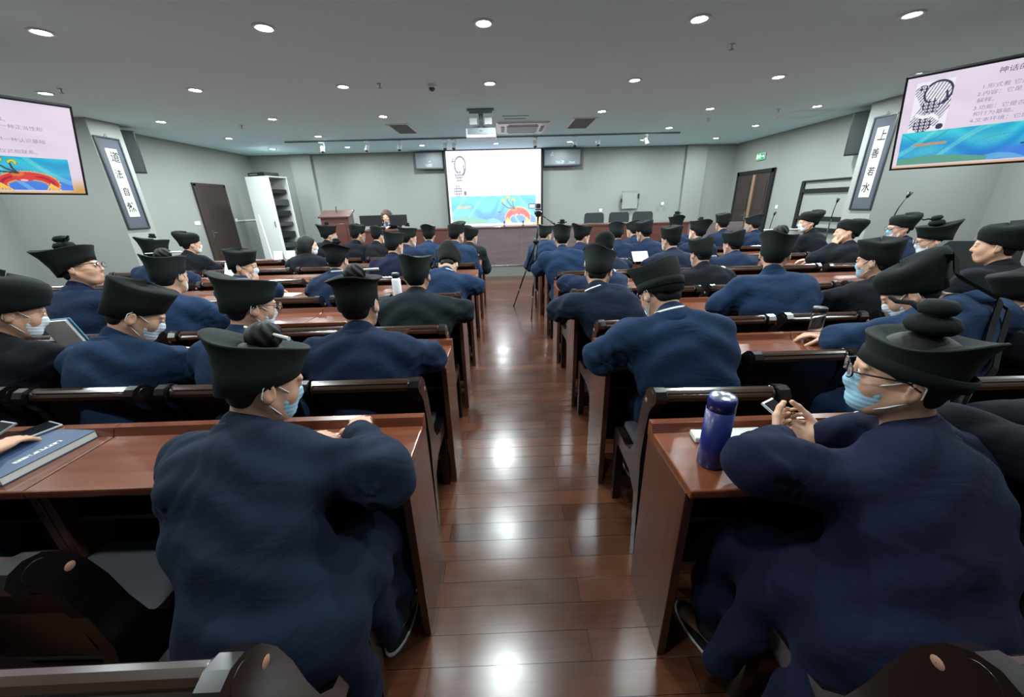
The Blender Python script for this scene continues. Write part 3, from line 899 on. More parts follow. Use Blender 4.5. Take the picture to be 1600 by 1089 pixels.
# black office chairs behind the table
def office_chair(x, y, z, rz, label, s=1.0):
    r = empty('office_chair', (x, y, z), label, 'office chair', rz=rz, group='black office chairs on the stage' if z > 0 else None)
    r.scale = (s, s, s)
    MB().box((0, 0, 0.46), (0.48, 0.46, 0.08), bev=0.03).build('seat', 'black', r)
    MB().prism([(-0.24, -0.24), (0.24, -0.24), (0.25, 0.1), (0.24, 0.22), (0.20, 0.26), (-0.20, 0.26), (-0.24, 0.22), (-0.25, 0.1)], 'y', -0.025, 0.025).build('backrest', 'blackmesh', r).location = (0, 0.24, 0.78)
    for s_ in (-1, 1):
        MB().tube([(s_ * 0.22, 0.22, 0.62), (s_ * 0.29, 0.16, 0.68), (s_ * 0.29, -0.1, 0.68), (s_ * 0.27, -0.16, 0.62), (s_ * 0.24, -0.14, 0.46)], 0.016, 8).build('armrest', 'black', r)
    MB().tube([(0, 0, 0.42), (0, 0, 0.12)], 0.03, 10).build('gas_column', 'blackmetal', r)
    mb = MB()
    for k in range(5):
        a = 2 * PI * k / 5
        mb.tube([(0, 0, 0.12), (0.28 * math.cos(a), 0.28 * math.sin(a), 0.06)], 0.018, 8)
        mb.lathe([(0.02, -0.055), (0.028, -0.03), (0.02, 0)], (0.28 * math.cos(a), 0.28 * math.sin(a), 0.056), 8)
    mb.build('castor_base', 'blackmetal', r)
office_chair(2.32, 9.7, 0.25, 0.05, 'black office chair behind the stage table, leftmost of the three empty ones')
office_chair(2.93, 9.7, 0.25, -0.05, 'black office chair behind the stage table, middle of the three empty ones')
office_chair(3.52, 9.7, 0.25, -0.1, 'black office chair behind the stage table, rightmost of the three empty ones')
office_chair(3.86, 3.24, 0.0, PI - 0.25, 'black office chair used by the masked person with swept hat, fourth row on the right', 1.12)

# stand microphones by the right wall
def mic_stand(x, y, ztop, lean, label):
    r = empty('microphone_stand', (x, y, 0), label, 'microphone stand')
    MB().lathe([(0.13, 0), (0.13, 0.015), (0.02, 0.03)], seg=20).build('base', 'blackmetal', r)
    MB().tube([(0, 0, 0.02), (0, 0, ztop - 0.32)], 0.011, 8).build('pole', 'blackmetal', r)
    MB().tube([(0, 0, ztop - 0.34), (lean * 0.5, 0, ztop - 0.16), (lean, -0.01, ztop - 0.04)], 0.007, 8).build('gooseneck', 'black', r)
    MB().tube([(lean, -0.01, ztop - 0.05), (lean * 1.25, -0.02, ztop + 0.02)], [0.014, 0.026], 12).build('microphone', 'black', r)
mic_stand(5.25, 5.2, 1.53, 0.10, 'black microphone stand in front of the right pillar')
mic_stand(5.94, 7.0, 1.47, 0.02, 'black microphone stand left of the right pillar scroll')
mic_stand(5.54, 8.0, 1.24, 0.03, 'low black microphone stand beside the right door')

# ------------------------------------------------------------------ desks
UW = 1.14
def make_desk():
    r = empty('lecture_desk', (0, 0, 0), 'x', 'desk')
    # local: x 0..UW, y 0 = far edge, -0.32 = near edge
    tp = MB().box((UW / 2, -0.165, 0.746), (UW - 0.004, 0.33, 0.028), bev=0.006).build('tabletop', 'desk', r)
    MB().prism([(-0.045, 0.758), (-0.03, 0.79), (0.0, 0.79), (0.0, 0.73), (-0.045, 0.73)], 'x', 0.002, UW - 0.002).build('raised_ledge', 'desk', r)
    for x in (0.016, UW - 0.016):
        MB().box((x, -0.155, 0.366), (0.028, 0.30, 0.732), bev=0.003).build('side_panel', 'sidepanel', r)
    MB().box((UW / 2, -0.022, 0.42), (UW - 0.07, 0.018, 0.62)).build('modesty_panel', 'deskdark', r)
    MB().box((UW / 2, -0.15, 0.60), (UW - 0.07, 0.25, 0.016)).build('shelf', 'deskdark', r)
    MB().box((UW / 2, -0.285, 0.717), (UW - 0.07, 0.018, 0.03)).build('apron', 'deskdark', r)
    return r
D0 = make_desk(); remember(D0)
NR = 7
FL = [1.245 + 0.855 * k for k in range(NR)]
FR = [1.146 + 0.885 * k for k in range(NR)]
ORD = ['front-most camera-side', 'second', 'third', 'fourth', 'fifth', 'sixth', 'seventh']
PL = ['first unit from the aisle', 'second unit from the aisle', 'third unit from the aisle', 'fourth unit from the aisle']
ROWN = ['row nearest the camera'] + [q + ' row from the camera' for q in ('second', 'third', 'fourth', 'fifth', 'sixth', 'seventh')]
first = True
for side in ('left', 'right'):
    for k in range(NR):
        for u in range(4):
            if k == 0 and u >= 2:
                continue
            if k == 1 and u >= 3:
                continue
            x = (-0.32 - (u + 1) * UW) if side == 'left' else (0.50 + u * UW)
            y = (FL if side == 'left' else FR)[k]
            o = D0 if first else copy_tree(D0)
            first = False
            o.location = (x, y, 0)
            o['label'] = 'cherry wood desk, %s block, %s, %s' % (side, ROWN[k], PL[u])
            o['group'] = 'lecture desks in the %s block' % side

# ------------------------------------------------------------------ chairs
def make_chair():
    r = empty('lecture_chair', (0, 0, 0), 'x', 'chair')
    # local: crest at y=0, seat towards +y
    prof = []
    for (a, b) in ((-0.026, -0.012), (-0.028, 0.004), (-0.022, 0.012), (-0.019, 0.014), (-0.020, 0.022), (-0.012, 0.030), (0.0, 0.034), (0.012, 0.030), (0.018, 0.022), (0.017, 0.014), (0.022, 0.008), (0.024, -0.006), (0.012, -0.020), (-0.012, -0.022)):
        prof.append((a, 0.872 + b))
    MB().prism(prof, 'x', -0.20, 0.20).build('crest_rail', 'crest', r)
    outer = [(-0.045, 0.86), (-0.05, 0.885), (-0.035, 0.908), (-0.01, 0.915), (0.02, 0.905), (0.05, 0.875), (0.075, 0.82), (0.095, 0.74), (0.11, 0.64), (0.13, 0.55), (0.17, 0.49), (0.24, 0.465), (0.40, 0.46), (0.43, 0.44), (0.43, 0.40), (0.40, 0.0), (0.365, 0.0), (0.36, 0.385), (0.16, 0.385), (0.07, 0.33), (0.03, 0.0), (-0.015, 0.0), (0.02, 0.40), (0.035, 0.55), (0.025, 0.68), (0.005, 0.79), (-0.02, 0.835)]
    for s_ in (-1, 1):
        sd = MB().prism(outer, 'x', s_ * 0.205 if s_ > 0 else -0.245, 0.245 if s_ > 0 else s_ * 0.205)
        # fluted scroll head
        for q in range(4):
            xx = s_ * (0.198 + 0.014 * q)
            sd.lathe([(0.026, -0.006), (0.034 - 0.002 * q, 0.0), (0.026, 0.006)], (xx, 0.0, 0.872), 16, rot=Matrix.Rotation(PI / 2, 3, 'Y'))
        sd = sd.build('side_frame', 'chair', r)
        MB().lathe([(0.0008, 0.0022), (0.008, 0.0018), (0.011, 0)], (s_ * 0.2455, 0.045, 0.83), 14, rot=Matrix.Rotation(s_ * PI / 2, 3, 'Y'), cap=False).build('screw_cap', 'cap', sd)
    MB().prism([(0.0, 0.86), (0.022, 0.86), (0.045, 0.70), (0.055, 0.52), (0.035, 0.52), (0.025, 0.70)], 'x', -0.205, 0.205).build('back_panel', 'chair', r)
    MB().box((0, 0.032, 0.80), (0.40, 0.012, 0.012)).build('back_moulding', 'chair', r)
    MB().box((0, 0.25, 0.455), (0.40, 0.36, 0.05), bev=0.018).build('seat', 'seat', r)
    MB().box((0, 0.24, 0.41), (0.40, 0.34, 0.035)).build('seat_frame', 'chair', r)
    return r
C0 = make_chair(); remember(C0)
first = True
# seats: index s from the aisle, 8 per row and side; pushed-in chairs are listed
PUSH = {('left', 0, 0): -0.05, ('left', 0, 1): 0.132, ('right', 1, 1): 0.32, ('left', 1, 0): 0.09, ('left', 1, 1): 0.09, ('left', 1, 2): 0.10, ('left', 1, 3): 0.12, ('left', 2, 0): -0.03, ('right', 0, 0): -0.01, ('right', 1, 0): -0.01, ('right', 2, 2): 0.02}
SN = [q + ' seat from the aisle' for q in ('first', 'second', 'third', 'fourth', 'fifth', 'sixth', 'seventh', 'eighth')]
MOVED = {('left', 0, 0): (-0.075, -0.033), ('right', 0, 0): (0.16, -0.012), ('left', 0, 1): (-0.063, 0.0), ('right', 0, 1): (0.07, 0.0)}
for side in ('left', 'right'):
    for k in range(NR):
        for s_ in range(8):
            if (k == 0 and s_ > 3) or (k == 1 and s_ > 5) or (side, k, s_) in (('right', 3, 5), ('right', 3, 6)):
                continue
            F = (FL if side == 'left' else FR)[k]
            x = (-0.32 - (s_ + 0.5) * 0.57) if side == 'left' else (0.5 + (s_ + 0.5) * 0.57)
            y = F - 0.79 + PUSH.get((side, k, s_), 0.0)
            mv = MOVED.get((side, k, s_), (0, 0))
            o = C0 if first else copy_tree(C0)
            first = False
            jr = random.Random(k * 31 + s_ * 7 + (side == 'left') * 101)
            o.location = (x + mv[0], y + mv[1], -0.0)
            o.scale = (1, 1, 0.955)
            o.rotation_euler = (0, 0, jr.uniform(-0.03, 0.03))
            o['label'] = 'dark wooden chair, %s block, %s, %s' % (side, ROWN[k], SN[s_])
            o['group'] = 'wooden chairs in the %s block' % side

# ------------------------------------------------------------------ people: a small distance-field sculpting kit
def V3(*a):
    return np.array(a, dtype=np.float64)
def rotz(a):
    c, s = math.cos(a), math.sin(a)
    return np.array([[c, -s, 0], [s, c, 0], [0, 0, 1.0]])
def rotx(a):
    c, s = math.cos(a), math.sin(a)
    return np.array([[1.0, 0, 0], [0, c, -s], [0, s, c]])
def roty(a):
    c, s = math.cos(a), math.sin(a)
    return np.array([[c, 0, s], [0, 1.0, 0], [-s, 0, c]])

class Field:
    def __init__(s, lo, hi, h):
        s.h = h
        s.lo = np.array(lo, dtype=np.float64)
        s.n = np.ceil((np.array(hi) - s.lo) / h).astype(int) + 1
        s.f = np.full(tuple(s.n), 1.0, dtype=np.float32)
        s.ax = [(s.lo[i] + h * np.arange(s.n[i])).astype(np.float32) for i in range(3)]
    def sub(s, lo, hi, m):
        i0 = np.maximum(0, np.floor((np.array(lo) - m - s.lo) / s.h).astype(int))
        i1 = np.minimum(s.n, np.ceil((np.array(hi) + m - s.lo) / s.h).astype(int) + 1)
        sl = tuple(slice(a, max(a, b)) for a, b in zip(i0, i1))
        X = s.ax[0][sl[0]][:, None, None]
        Y = s.ax[1][sl[1]][None, :, None]
        Z = s.ax[2][sl[2]][None, None, :]
        return sl, X, Y, Z
    def blend(s, sl, d, k, op='add'):
        f = s.f[sl]
        if f.size == 0:
            return
        if op == 'add':
            hh = np.maximum(k - np.abs(f - d), 0) / k
            s.f[sl] = np.minimum(f, d) - hh * hh * k * 0.25
        else:
            d = -d
            hh = np.maximum(k - np.abs(f - d), 0) / k
            s.f[sl] = np.maximum(f, d) + hh * hh * k * 0.25
    def cone(s, a, b, ra, rb, k=0.02, op='add'):
        a = np.asarray(a, float); b = np.asarray(b, float)
        r = max(ra, rb)
        m = k + 3 * s.h + 0.01
        sl, X, Y, Z = s.sub(np.minimum(a, b) - r, np.maximum(a, b) + r, m)
        ab = b - a
        L2 = float(ab @ ab) + 1e-9
        t = np.clip(((X - a[0]) * ab[0] + (Y - a[1]) * ab[1] + (Z - a[2]) * ab[2]) / L2, 0, 1)
        d = np.sqrt((X - a[0] - t * ab[0]) ** 2 + (Y - a[1] - t * ab[1]) ** 2 + (Z - a[2] - t * ab[2]) ** 2) - (ra + (rb - ra) * t)
        s.blend(sl, d.astype(np.float32), k, op)
    def ell(s, c, r, R=None, k=0.02, op='add'):
        c = np.asarray(c, float); r = np.asarray(r, float)
        R = np.eye(3) if R is None else R
        e = np.abs(R) @ r
        m = k + 3 * s.h + 0.01
        sl, X, Y, Z = s.sub(c - e, c + e, m)
        x, y, z = X - c[0], Y - c[1], Z - c[2]
        q = [(R[0, i] * x + R[1, i] * y + R[2, i] * z) for i in range(3)]
        k0 = np.sqrt((q[0] / r[0]) ** 2 + (q[1] / r[1]) ** 2 + (q[2] / r[2]) ** 2)
        k1 = np.sqrt((q[0] / r[0] ** 2) ** 2 + (q[1] / r[1] ** 2) ** 2 + (q[2] / r[2] ** 2) ** 2) + 1e-6
        s.blend(sl, (k0 * (k0 - 1) / k1).astype(np.float32), k, op)
    def mesh(s, name):
        f = s.f
        neg = f < 0
        c = neg[:-1, :-1, :-1].astype(np.int8)
        cnt = np.zeros_like(c)
        for i in (0, 1):
            for j in (0, 1):
                for k in (0, 1):
                    cnt += neg[i:f.shape[0] - 1 + i, j:f.shape[1] - 1 + j, k:f.shape[2] - 1 + k]
        act = (cnt > 0) & (cnt < 8)
        I = np.argwhere(act)
        vid = np.full(act.shape, -1, dtype=np.int64)
        vid[act] = np.arange(len(I))
        acc = np.zeros((len(I), 3)); num = np.zeros(len(I))
        cor = [(i, j, k) for i in (0, 1) for j in (0, 1) for k in (0, 1)]
        val = {q: f[I[:, 0] + q[0], I[:, 1] + q[1], I[:, 2] + q[2]] for q in cor}
        for q in cor:
            for a in range(3):
                if q[a] == 0:
                    p = list(q); p[a] = 1; p = tuple(p)
                    v0, v1 = val[q], val[p]
                    m = (v0 < 0) != (v1 < 0)
                    t = np.where(m, v0 / (v0 - v1 + 1e-12), 0)
                    pos = np.zeros((len(I), 3)); pos[:] = q
                    pos[:, a] += t
                    acc += pos * m[:, None]; num += m
        V = (I + acc / num[:, None]) * s.h + s.lo
        F = []
        for a in range(3):
            b, c2 = (a + 1) % 3, (a + 2) % 3
            sh = list(f.shape)
            s0 = [slice(None)] * 3; s1 = [slice(None)] * 3
            s0[a] = slice(0, sh[a] - 1); s1[a] = slice(1, sh[a])
            n0, n1 = neg[tuple(s0)], neg[tuple(s1)]
            E = np.argwhere(n0 != n1)
            E = E[(E[:, b] > 0) & (E[:, c2] > 0) & (E[:, b] < sh[b] - 1) & (E[:, c2] < sh[c2] - 1)]
            fl = n0[E[:, 0], E[:, 1], E[:, 2]]
            def vv(db, dc):
                e = E.copy(); e[:, b] += db; e[:, c2] += dc
                return vid[e[:, 0], e[:, 1], e[:, 2]]
            q = np.stack([vv(-1, -1), vv(0, -1), vv(0, 0), vv(-1, 0)], 1)
            q[~fl] = q[~fl][:, ::-1]
            F.append(q)
        F = np.concatenate(F)
        me = bpy.data.meshes.new(name)
        me.vertices.add(len(V)); me.vertices.foreach_set('co', V.astype(np.float32).ravel())
        me.loops.add(F.size); me.loops.foreach_set('vertex_index', F.ravel().astype(np.int32))
        me.polygons.add(len(F)); me.polygons.foreach_set('loop_start', np.arange(0, F.size, 4, dtype=np.int32))
        me.polygons.foreach_set('use_smooth', np.ones(len(F), dtype=bool))
        me.update(calc_edges=True)
        return me

def head_prims(F, hc, R, sc_=1.0):
    P = lambda x, y, z: hc + R @ V3(x, y, z) * sc_
    E = lambda c, r, k=0.02, op='add', RR=None: F.ell(P(*c), V3(*r) * sc_, R if RR is None else R @ RR, k, op)
    E((0, -0.012, 0.03), (0.076, 0.096, 0.088), 0.03)
    E((0, 0.030, -0.028), (0.062, 0.066, 0.086), 0.03)
    E((0, 0.055, -0.088), (0.034, 0.032, 0.026), 0.03)
    for s_ in (-1, 1):
        F.cone(P(s_ * 0.058, -0.002, -0.045), P(s_ * 0.030, 0.050, -0.095), 0.018 * sc_, 0.016 * sc_, 0.03)
        E((s_ * 0.034, 0.062, -0.032), (0.024, 0.020, 0.024), 0.03)
        E((s_ * 0.031, 0.104, 0.004), (0.019, 0.014, 0.012), 0.012, 'cut')
        F.ell(P(s_ * 0.031, 0.085, 0.003), V3(0.015, 0.012, 0.011) * sc_, R, 0.006)
        er = rotz(s_ * -0.35) @ rotx(0.15)
        E((s_ * 0.083, -0.010, -0.012), (0.009, 0.020, 0.033), 0.008, 'add', er)
        E((s_ * 0.093, -0.005, -0.008), (0.006, 0.010, 0.018), 0.006, 'cut', er)
    E((0, 0.086, 0.022), (0.052, 0.014, 0.011), 0.014)
    F.cone(P(0, 0.093, 0.010), P(0, 0.107, -0.030), 0.008 * sc_, 0.011 * sc_, 0.012)
    E((0, 0.099, -0.034), (0.017, 0.010, 0.008), 0.008)
    E((0, 0.089, -0.060), (0.023, 0.011, 0.006), 0.006)
    E((0, 0.087, -0.071), (0.020, 0.011, 0.007), 0.006)

def hand_prims(F, wr, d, nrm, s_, curl=0.5, spread=0.35, thumb_in=0.6):
    """wr wrist, d direction to the fingers, nrm direction the palm faces, s_ +1 right / -1 left hand"""
    d = d / np.linalg.norm(d)
    nrm = nrm - (nrm @ d) * d
    nrm = nrm / np.linalg.norm(nrm)
    side = np.cross(d, nrm) * s_      # towards the thumb side
    R = np.stack([side, d, nrm], 1)
    P = lambda x, y, z: wr + R @ V3(x, y, z)
    F.cone(P(0, -0.03, 0), P(0, 0.02, 0), 0.026, 0.027, 0.02)
    F.ell(P(0, 0.048, 0), (0.041, 0.050, 0.015), R, 0.012)
    for i, (x, L, r) in enumerate(((0.030, 0.070, 0.0088), (0.010, 0.078, 0.0090), (-0.011, 0.072, 0.0086), (-0.030, 0.056, 0.0076))):
        a = x * spread * 6
        p = P(x, 0.086, 0.0)
        ang = 0.15
        for seg, fr in enumerate((0.42, 0.32, 0.26)):
            ang += curl * (0.55, 0.85, 0.6)[seg] * (1 + 0.08 * i)
            dv = R @ V3(math.sin(a) * math.cos(ang), math.cos(a) * math.cos(ang), math.sin(ang))
            q = p + dv * L * fr
            F.cone(p, q, r * (1 - 0.07 * seg), r * (0.93 - 0.08 * seg), 0.004)
            p = q
    p = P(0.030, 0.022, 0.004)
    for L, r, tx, tz in ((0.042, 0.0125, 0.62, 0.35), (0.032, 0.0105, 0.35, 0.55 * thumb_in + 0.2), (0.024, 0.009, 0.1, 0.6 * thumb_in + 0.2)):
        dv = V3(tx, 0.8, tz); dv /= np.linalg.norm(dv)
        q = p + R @ dv * L
        F.cone(p, q, r, r * 0.92, 0.006)
        p = q

# ---- shared pieces in the head frame -------------------------------------------------
def hair_mesh(kind):
    h = 0.005
    F = Field((-0.16, -0.20, -0.42 if kind == 'long' else -0.16), (0.16, 0.14, 0.17), h)
    F.ell((0, -0.012, 0.036), (0.081, 0.099, 0.089), None, 0.02)
    F.ell((0, -0.050, -0.040), (0.058, 0.036, 0.036), None, 0.03)
    if kind == 'long':
        F.ell((0, -0.035, 0.0), (0.10, 0.095, 0.12), None, 0.03)
        F.cone((0, -0.06, -0.05), (0, -0.09, -0.30), 0.075, 0.055, 0.04)
        F.cone((-0.06, -0.01, -0.02), (-0.075, 0.0, -0.22), 0.035, 0.025, 0.03)
        F.cone((0.06, -0.01, -0.02), (0.075, 0.0, -0.22), 0.035, 0.025, 0.03)
        F.ell((0, 0.105, -0.05), (0.062, 0.075, 0.115), None, 0.012, 'cut')
    elif kind == 'bob':
        F.ell((0, -0.02, 0.02), (0.112, 0.112, 0.118), None, 0.03)
        for s_ in (-1, 1):
            F.ell((s_ * 0.078, 0.0, -0.045), (0.038, 0.06, 0.06), None, 0.03)
        F.ell((0, -0.06, -0.05), (0.085, 0.06, 0.06), None, 0.03)
        F.ell((0, 0.120, -0.045), (0.060, 0.085, 0.105), None, 0.012, 'cut')
        X = F.ax[0][:, None, None]; Y = F.ax[1][None, :, None]; Z = F.ax[2][None, None, :]
        F.f += (0.006 * np.sin(X * 95 + 2 * np.sin(Z * 60)) * np.sin(Y * 90 + Z * 40)).astype(np.float32)
    else:
        F.ell((0, 0.115, -0.045), (0.085, 0.085, 0.105), None, 0.01, 'cut')
        for s_ in (-1, 1):
            F.ell((s_ * 0.088, 0.004, -0.022), (0.028, 0.028, 0.036), None, 0.008, 'cut')
    return F.mesh('hair')
def bun_mesh():
    F = Field((-0.08, -0.08, 0.02), (0.08, 0.08, 0.22), 0.004)
    F.ell((0, -0.015, 0.135), (0.047, 0.047, 0.040), None, 0.01)
    F.ell((0.006, -0.01, 0.158), (0.032, 0.036, 0.022), None, 0.015)
    X = F.ax[0][:, None, None]; Y = F.ax[1][None, :, None]; Z = F.ax[2][None, None, :]
    F.f += (0.0022 * np.sin(np.arctan2(Y + 0.015, X) * 7 + Z * 160)).astype(np.float32)
    return F.mesh('hair_bun')
def mask_mesh():
    F = Field((-0.10, 0.0, -0.14), (0.10, 0.15, 0.02), 0.004)
    F.ell((0, 0.030, -0.030), (0.068, 0.073, 0.090), None, 0.03)
    F.ell((0, 0.058, -0.088), (0.042, 0.042, 0.034), None, 0.03)
    F.cone((0, 0.086, -0.005), (0, 0.101, -0.034), 0.012, 0.015, 0.03)
    X = F.ax[0][:, None, None]; Y = F.ax[1][None, :, None]; Z = F.ax[2][None, None, :]
    F.f = F.f + (0.0007 * np.sin(Z * 420)).astype(np.float32) * (Y > 0.02)
    cut = np.maximum(np.maximum(0.038 + 0.25 * np.abs(Z + 0.06) - Y, Z + 0.012 - 0.05 * (0.12 - Y) + 0 * X), -(Z + 0.118 - 0.0 * X))
    cut = np.broadcast_to(cut, F.f.shape)
    F.f = np.maximum(F.f, cut.astype(np.float32))
    return F.mesh('face_mask')
HM = {}
HM['hair'] = hair_mesh('short'); HM['long'] = hair_mesh('long'); HM['bob'] = hair_mesh('bob')
HM['bun'] = bun_mesh(); HM['mask'] = mask_mesh()
HM['mask'].materials.append(M['mask'])
m2 = HM['mask'].copy(); m2.materials.clear(); m2.materials.append(M['maskwhite']); HM['maskwhite'] = m2
HM['hair'].materials.append(M['hair']); HM['long'].materials.append(M['hair']); HM['bob'].materials.append(M['brownhair']); HM['bun'].materials.append(M['hair'])

def hat_surface(kind):
    """rings: list of functions az -> (x, y, z); az 0 = right, pi/2 = front"""
    n = 56
    def ring(rx, ryf, ryb, zf, zb, cy=0.0, sq=0.0):
        out = []
        for k in range(n):
            a = 2 * PI * k / n
            ca, sa = math.cos(a), math.sin(a)
            p = 1 + sq * (abs(math.sin(2 * a)) ** 2) * 0.18
            ry = ryf if sa > 0 else ryb
            t = (sa + 1) / 2
            lift = (zf + zb) / 2
            wob = 0.0 if lift < 0.03 else (lift - 0.03) * 0.09 * math.sin(2 * a + len(kind)) + (lift - 0.03) * 0.05 * math.sin(3 * a + 2.0 + len(kind))
            out.append((rx * ca * p + wob * 0.6, cy + ry * sa * p, zb + (zf - zb) * t + wob))
        return out
    if kind == 'flared':
        R_ = [ring(.080, .098, .096, .040, -.040, -.008), ring(.088, .106, .106, .042, -.038, -.008), ring(.092, .110, .116, .070, .025, -.008), ring(.098, .113, .130, .092, .080, -.008), ring(.107, .119, .152, .112, .122, -.008), ring(.109, .121, .157, .116, .128, -.008), ring(.105, .116, .151, .119, .131, -.008), ring(.090, .100, .125, .113, .117, -.008), ring(.066, .068, .075, .104, .106, -.008), ring(.058, .058, .062, .098, .100, -.01), ring(.054, .054, .056, .082, .082, -.010)]
    elif kind == 'brim':
        R_ = [ring(.080, .098, .096, .040, -.038, -.008), ring(.087, .106, .105, .042, -.036, -.008), ring(.089, .108, .110, .080, .040, -.008), ring(.094, .112, .116, .106, .088, -.008), ring(.108, .124, .132, .118, .104, -.008), ring(.117, .133, .142, .122, .107, -.008), ring(.117, .133, .142, .127, .112, -.008), ring(.102, .116, .122, .126, .113, -.008), ring(.070, .075, .078, .120, .108, -.008), ring(.058, .06, .06, .108, .100, -.01), ring(.054, .054, .056, .082, .082, -.010)]
    elif kind == 'sweep':
        R_ = [ring(.080, .098, .096, .036, -.042, -.008), ring(.089, .107, .108, .038, -.040, -.008), ring(.093, .110, .120, .070, .018, -.008), ring(.100, .114, .142, .098, .080, -.008, .3), ring(.108, .120, .168, .122, .126, -.008, .5), ring(.109, .121, .172, .127, .131, -.008, .5), ring(.104, .116, .165, .130, .134, -.008, .5), ring(.080, .086, .12, .126, .128, -.008, .3), ring(.05, .05, .06, .122, .124, -.01), ring(.002, .002, .002, .122, .122, -.012)]
    elif kind == 'tall':
        R_ = [ring(.080, .098, .096, .040, -.040, -.008), ring(.088, .106, .106, .042, -.038, -.008), ring(.090, .109, .112, .068, .018, -.008), ring(.096, .122, .116, .125, .075, -.004, .1), ring(.102, .136, .118, .160, .108, .002, .2), ring(.100, .134, .116, .165, .112, .002, .2), ring(.088, .118, .10, .160, .114, .0, .2), ring(.05, .06, .05, .145, .116, .0), ring(.002, .002, .002, .135, .135, 0)]
    elif kind == 'boxy':
        R_ = [ring(.080, .098, .096, .040, -.040, -.008), ring(.087, .106, .105, .042, -.038, -.008), ring(.091, .110, .113, .074, .030, -.008, .1), ring(.097, .116, .124, .118, .096, -.006, .3), ring(.100, .119, .128, .136, .120, -.006, .45), ring(.097, .115, .124, .142, .126, -.006, .45), ring(.07, .08, .09, .145, .133, -.006, .2), ring(.002, .002, .002, .148, .148, -.006)]
    else:   # beret
        R_ = [ring(.080, .098, .096, .040, -.036, -.008), ring(.089, .107, .108, .044, -.032, -.008), ring(.092, .111, .120, .058, .018, -.012), ring(.104, .118, .148, .080, .070, -.016), ring(.110, .119, .162, .100, .104, -.02), ring(.106, .110, .155, .120, .130, -.022), ring(.086, .083, .118, .133, .144, -.02), ring(.045, .04, .06, .139, .147, -.02), ring(.002, .002, .002, .142, .142, -.02)]
    bm = bmesh.new()
    rr = [[bm.verts.new(p) for p in r_] for r_ in R_]
    for A, B in zip(rr[:-1], rr[1:]):
        for k in range(n):
            f = bm.faces.new((A[k], A[(k + 1) % n], B[(k + 1) % n], B[k])); f.smooth = True
    bmesh.ops.recalc_face_normals(bm, faces=bm.faces)
    me = bpy.data.meshes.new('hat'); bm.to_mesh(me); bm.free()
    me.materials.append(M['hatweave'] if kind in ('flared',) else M['hat'])
    return me
for kd in ('flared', 'brim', 'sweep', 'tall', 'boxy', 'beret'):
    HM['hat_' + kd] = hat_surface(kd)
def keep(mb, name, m):
    bmesh.ops.recalc_face_normals(mb.bm, faces=mb.bm.faces)
    me = bpy.data.meshes.new(name); mb.bm.to_mesh(me); mb.bm.free(); me.materials.append(M[m]); return me
HM['band'] = keep(MB().lathe([(1.0, 0.0), (1.035, 0.002), (1.05, 0.034), (1.0, 0.036)], (0, -0.010, 0.012), 40, 0.090, 0.112, rot=Matrix.Rotation(0.2, 3, 'X'), cap=False), 'hat_band', 'hat')
HM['pin'] = keep(MB().tube([(-0.100, -0.012, 0.146), (0.0, -0.012, 0.150), (0.104, -0.012, 0.154)], [0.0036, 0.0044, 0.0058], 8), 'hairpin', 'pin')
HM['knot'] = keep(MB().lathe([(0.001, 0.0), (0.045, 0.004), (0.055, 0.02), (0.045, 0.04), (0.022, 0.046), (0.034, 0.052), (0.04, 0.066), (0.028, 0.082), (0.001, 0.086)], (0, -0.015, 0.125), 24).tube([(0.03, 0.0, 0.17), (0.06, 0.02, 0.185), (0.085, 0.045, 0.18), (0.095, 0.06, 0.19)], [0.008, 0.007, 0.006, 0.006], 8), 'cloth_knot', 'hat')
HM['knob'] = keep(MB().lathe([(0.001, 0.0), (0.03, 0.002), (0.034, 0.016), (0.022, 0.028), (0.03, 0.034), (0.022, 0.045), (0.001, 0.048)], (0, -0.02, 0.142), 20).tube([(-0.05, -0.01, 0.156), (0.05, -0.03, 0.160)], 0.006, 8), 'cloth_knot', 'hat')
HM['emblem'] = keep(MB().tube([(0.0, -0.1205, 0.105), (-0.014, -0.1225, 0.088), (-0.018, -0.1205, 0.072), (-0.010, -0.1185, 0.058), (0.0, -0.118, 0.054), (0.010, -0.1185, 0.058), (0.018, -0.1205, 0.072), (0.014, -0.1225, 0.088), (0.0, -0.1205, 0.105)], 0.0022, 6).tube([(-0.010, -0.121, 0.070), (0.0, -0.1225, 0.078), (0.010, -0.121, 0.070)], 0.0018, 6).tube([(0, -0.1225, 0.09), (0, -0.119, 0.06)], 0.0018, 6), 'hat_emblem', 'grey')
for s_, nm_ in ((-1, 'loopL'), (1, 'loopR')):
    lp = MB().tube([(s_ * 0.058, 0.062, -0.022), (s_ * 0.072, 0.035, -0.006), (s_ * 0.082, 0.008, 0.012), (s_ * 0.086, -0.014, 0.019), (s_ * 0.086, -0.026, 0.004), (s_ * 0.083, -0.026, -0.025), (s_ * 0.077, -0.008, -0.044), (s_ * 0.066, 0.028, -0.075), (s_ * 0.052, 0.050, -0.092)], 0.0021, 6)
    HM[nm_] = keep(lp, 'ear_loop', 'loop')
gl = MB()
for s_ in (-1, 1):
    gl.tube([(s_ * 0.034 + 0.026 * math.cos(a), 0.117 - 0.006 * abs(math.cos(a)), 0.003 + 0.018 * math.sin(a)) for a in np.linspace(0, 2 * PI, 17)], 0.0022, 6)
    gl.tube([(s_ * 0.060, 0.111, 0.010), (s_ * 0.074, 0.085, 0.012), (s_ * 0.086, 0.010, 0.012), (s_ * 0.088, -0.018, -0.006)], 0.0024, 6)
gl.tube([(-0.009, 0.117, 0.008), (0, 0.120, 0.010), (0.009, 0.117, 0.008)], 0.002, 6)
HM['glasses'] = keep(gl, 'glasses_frame', 'black')
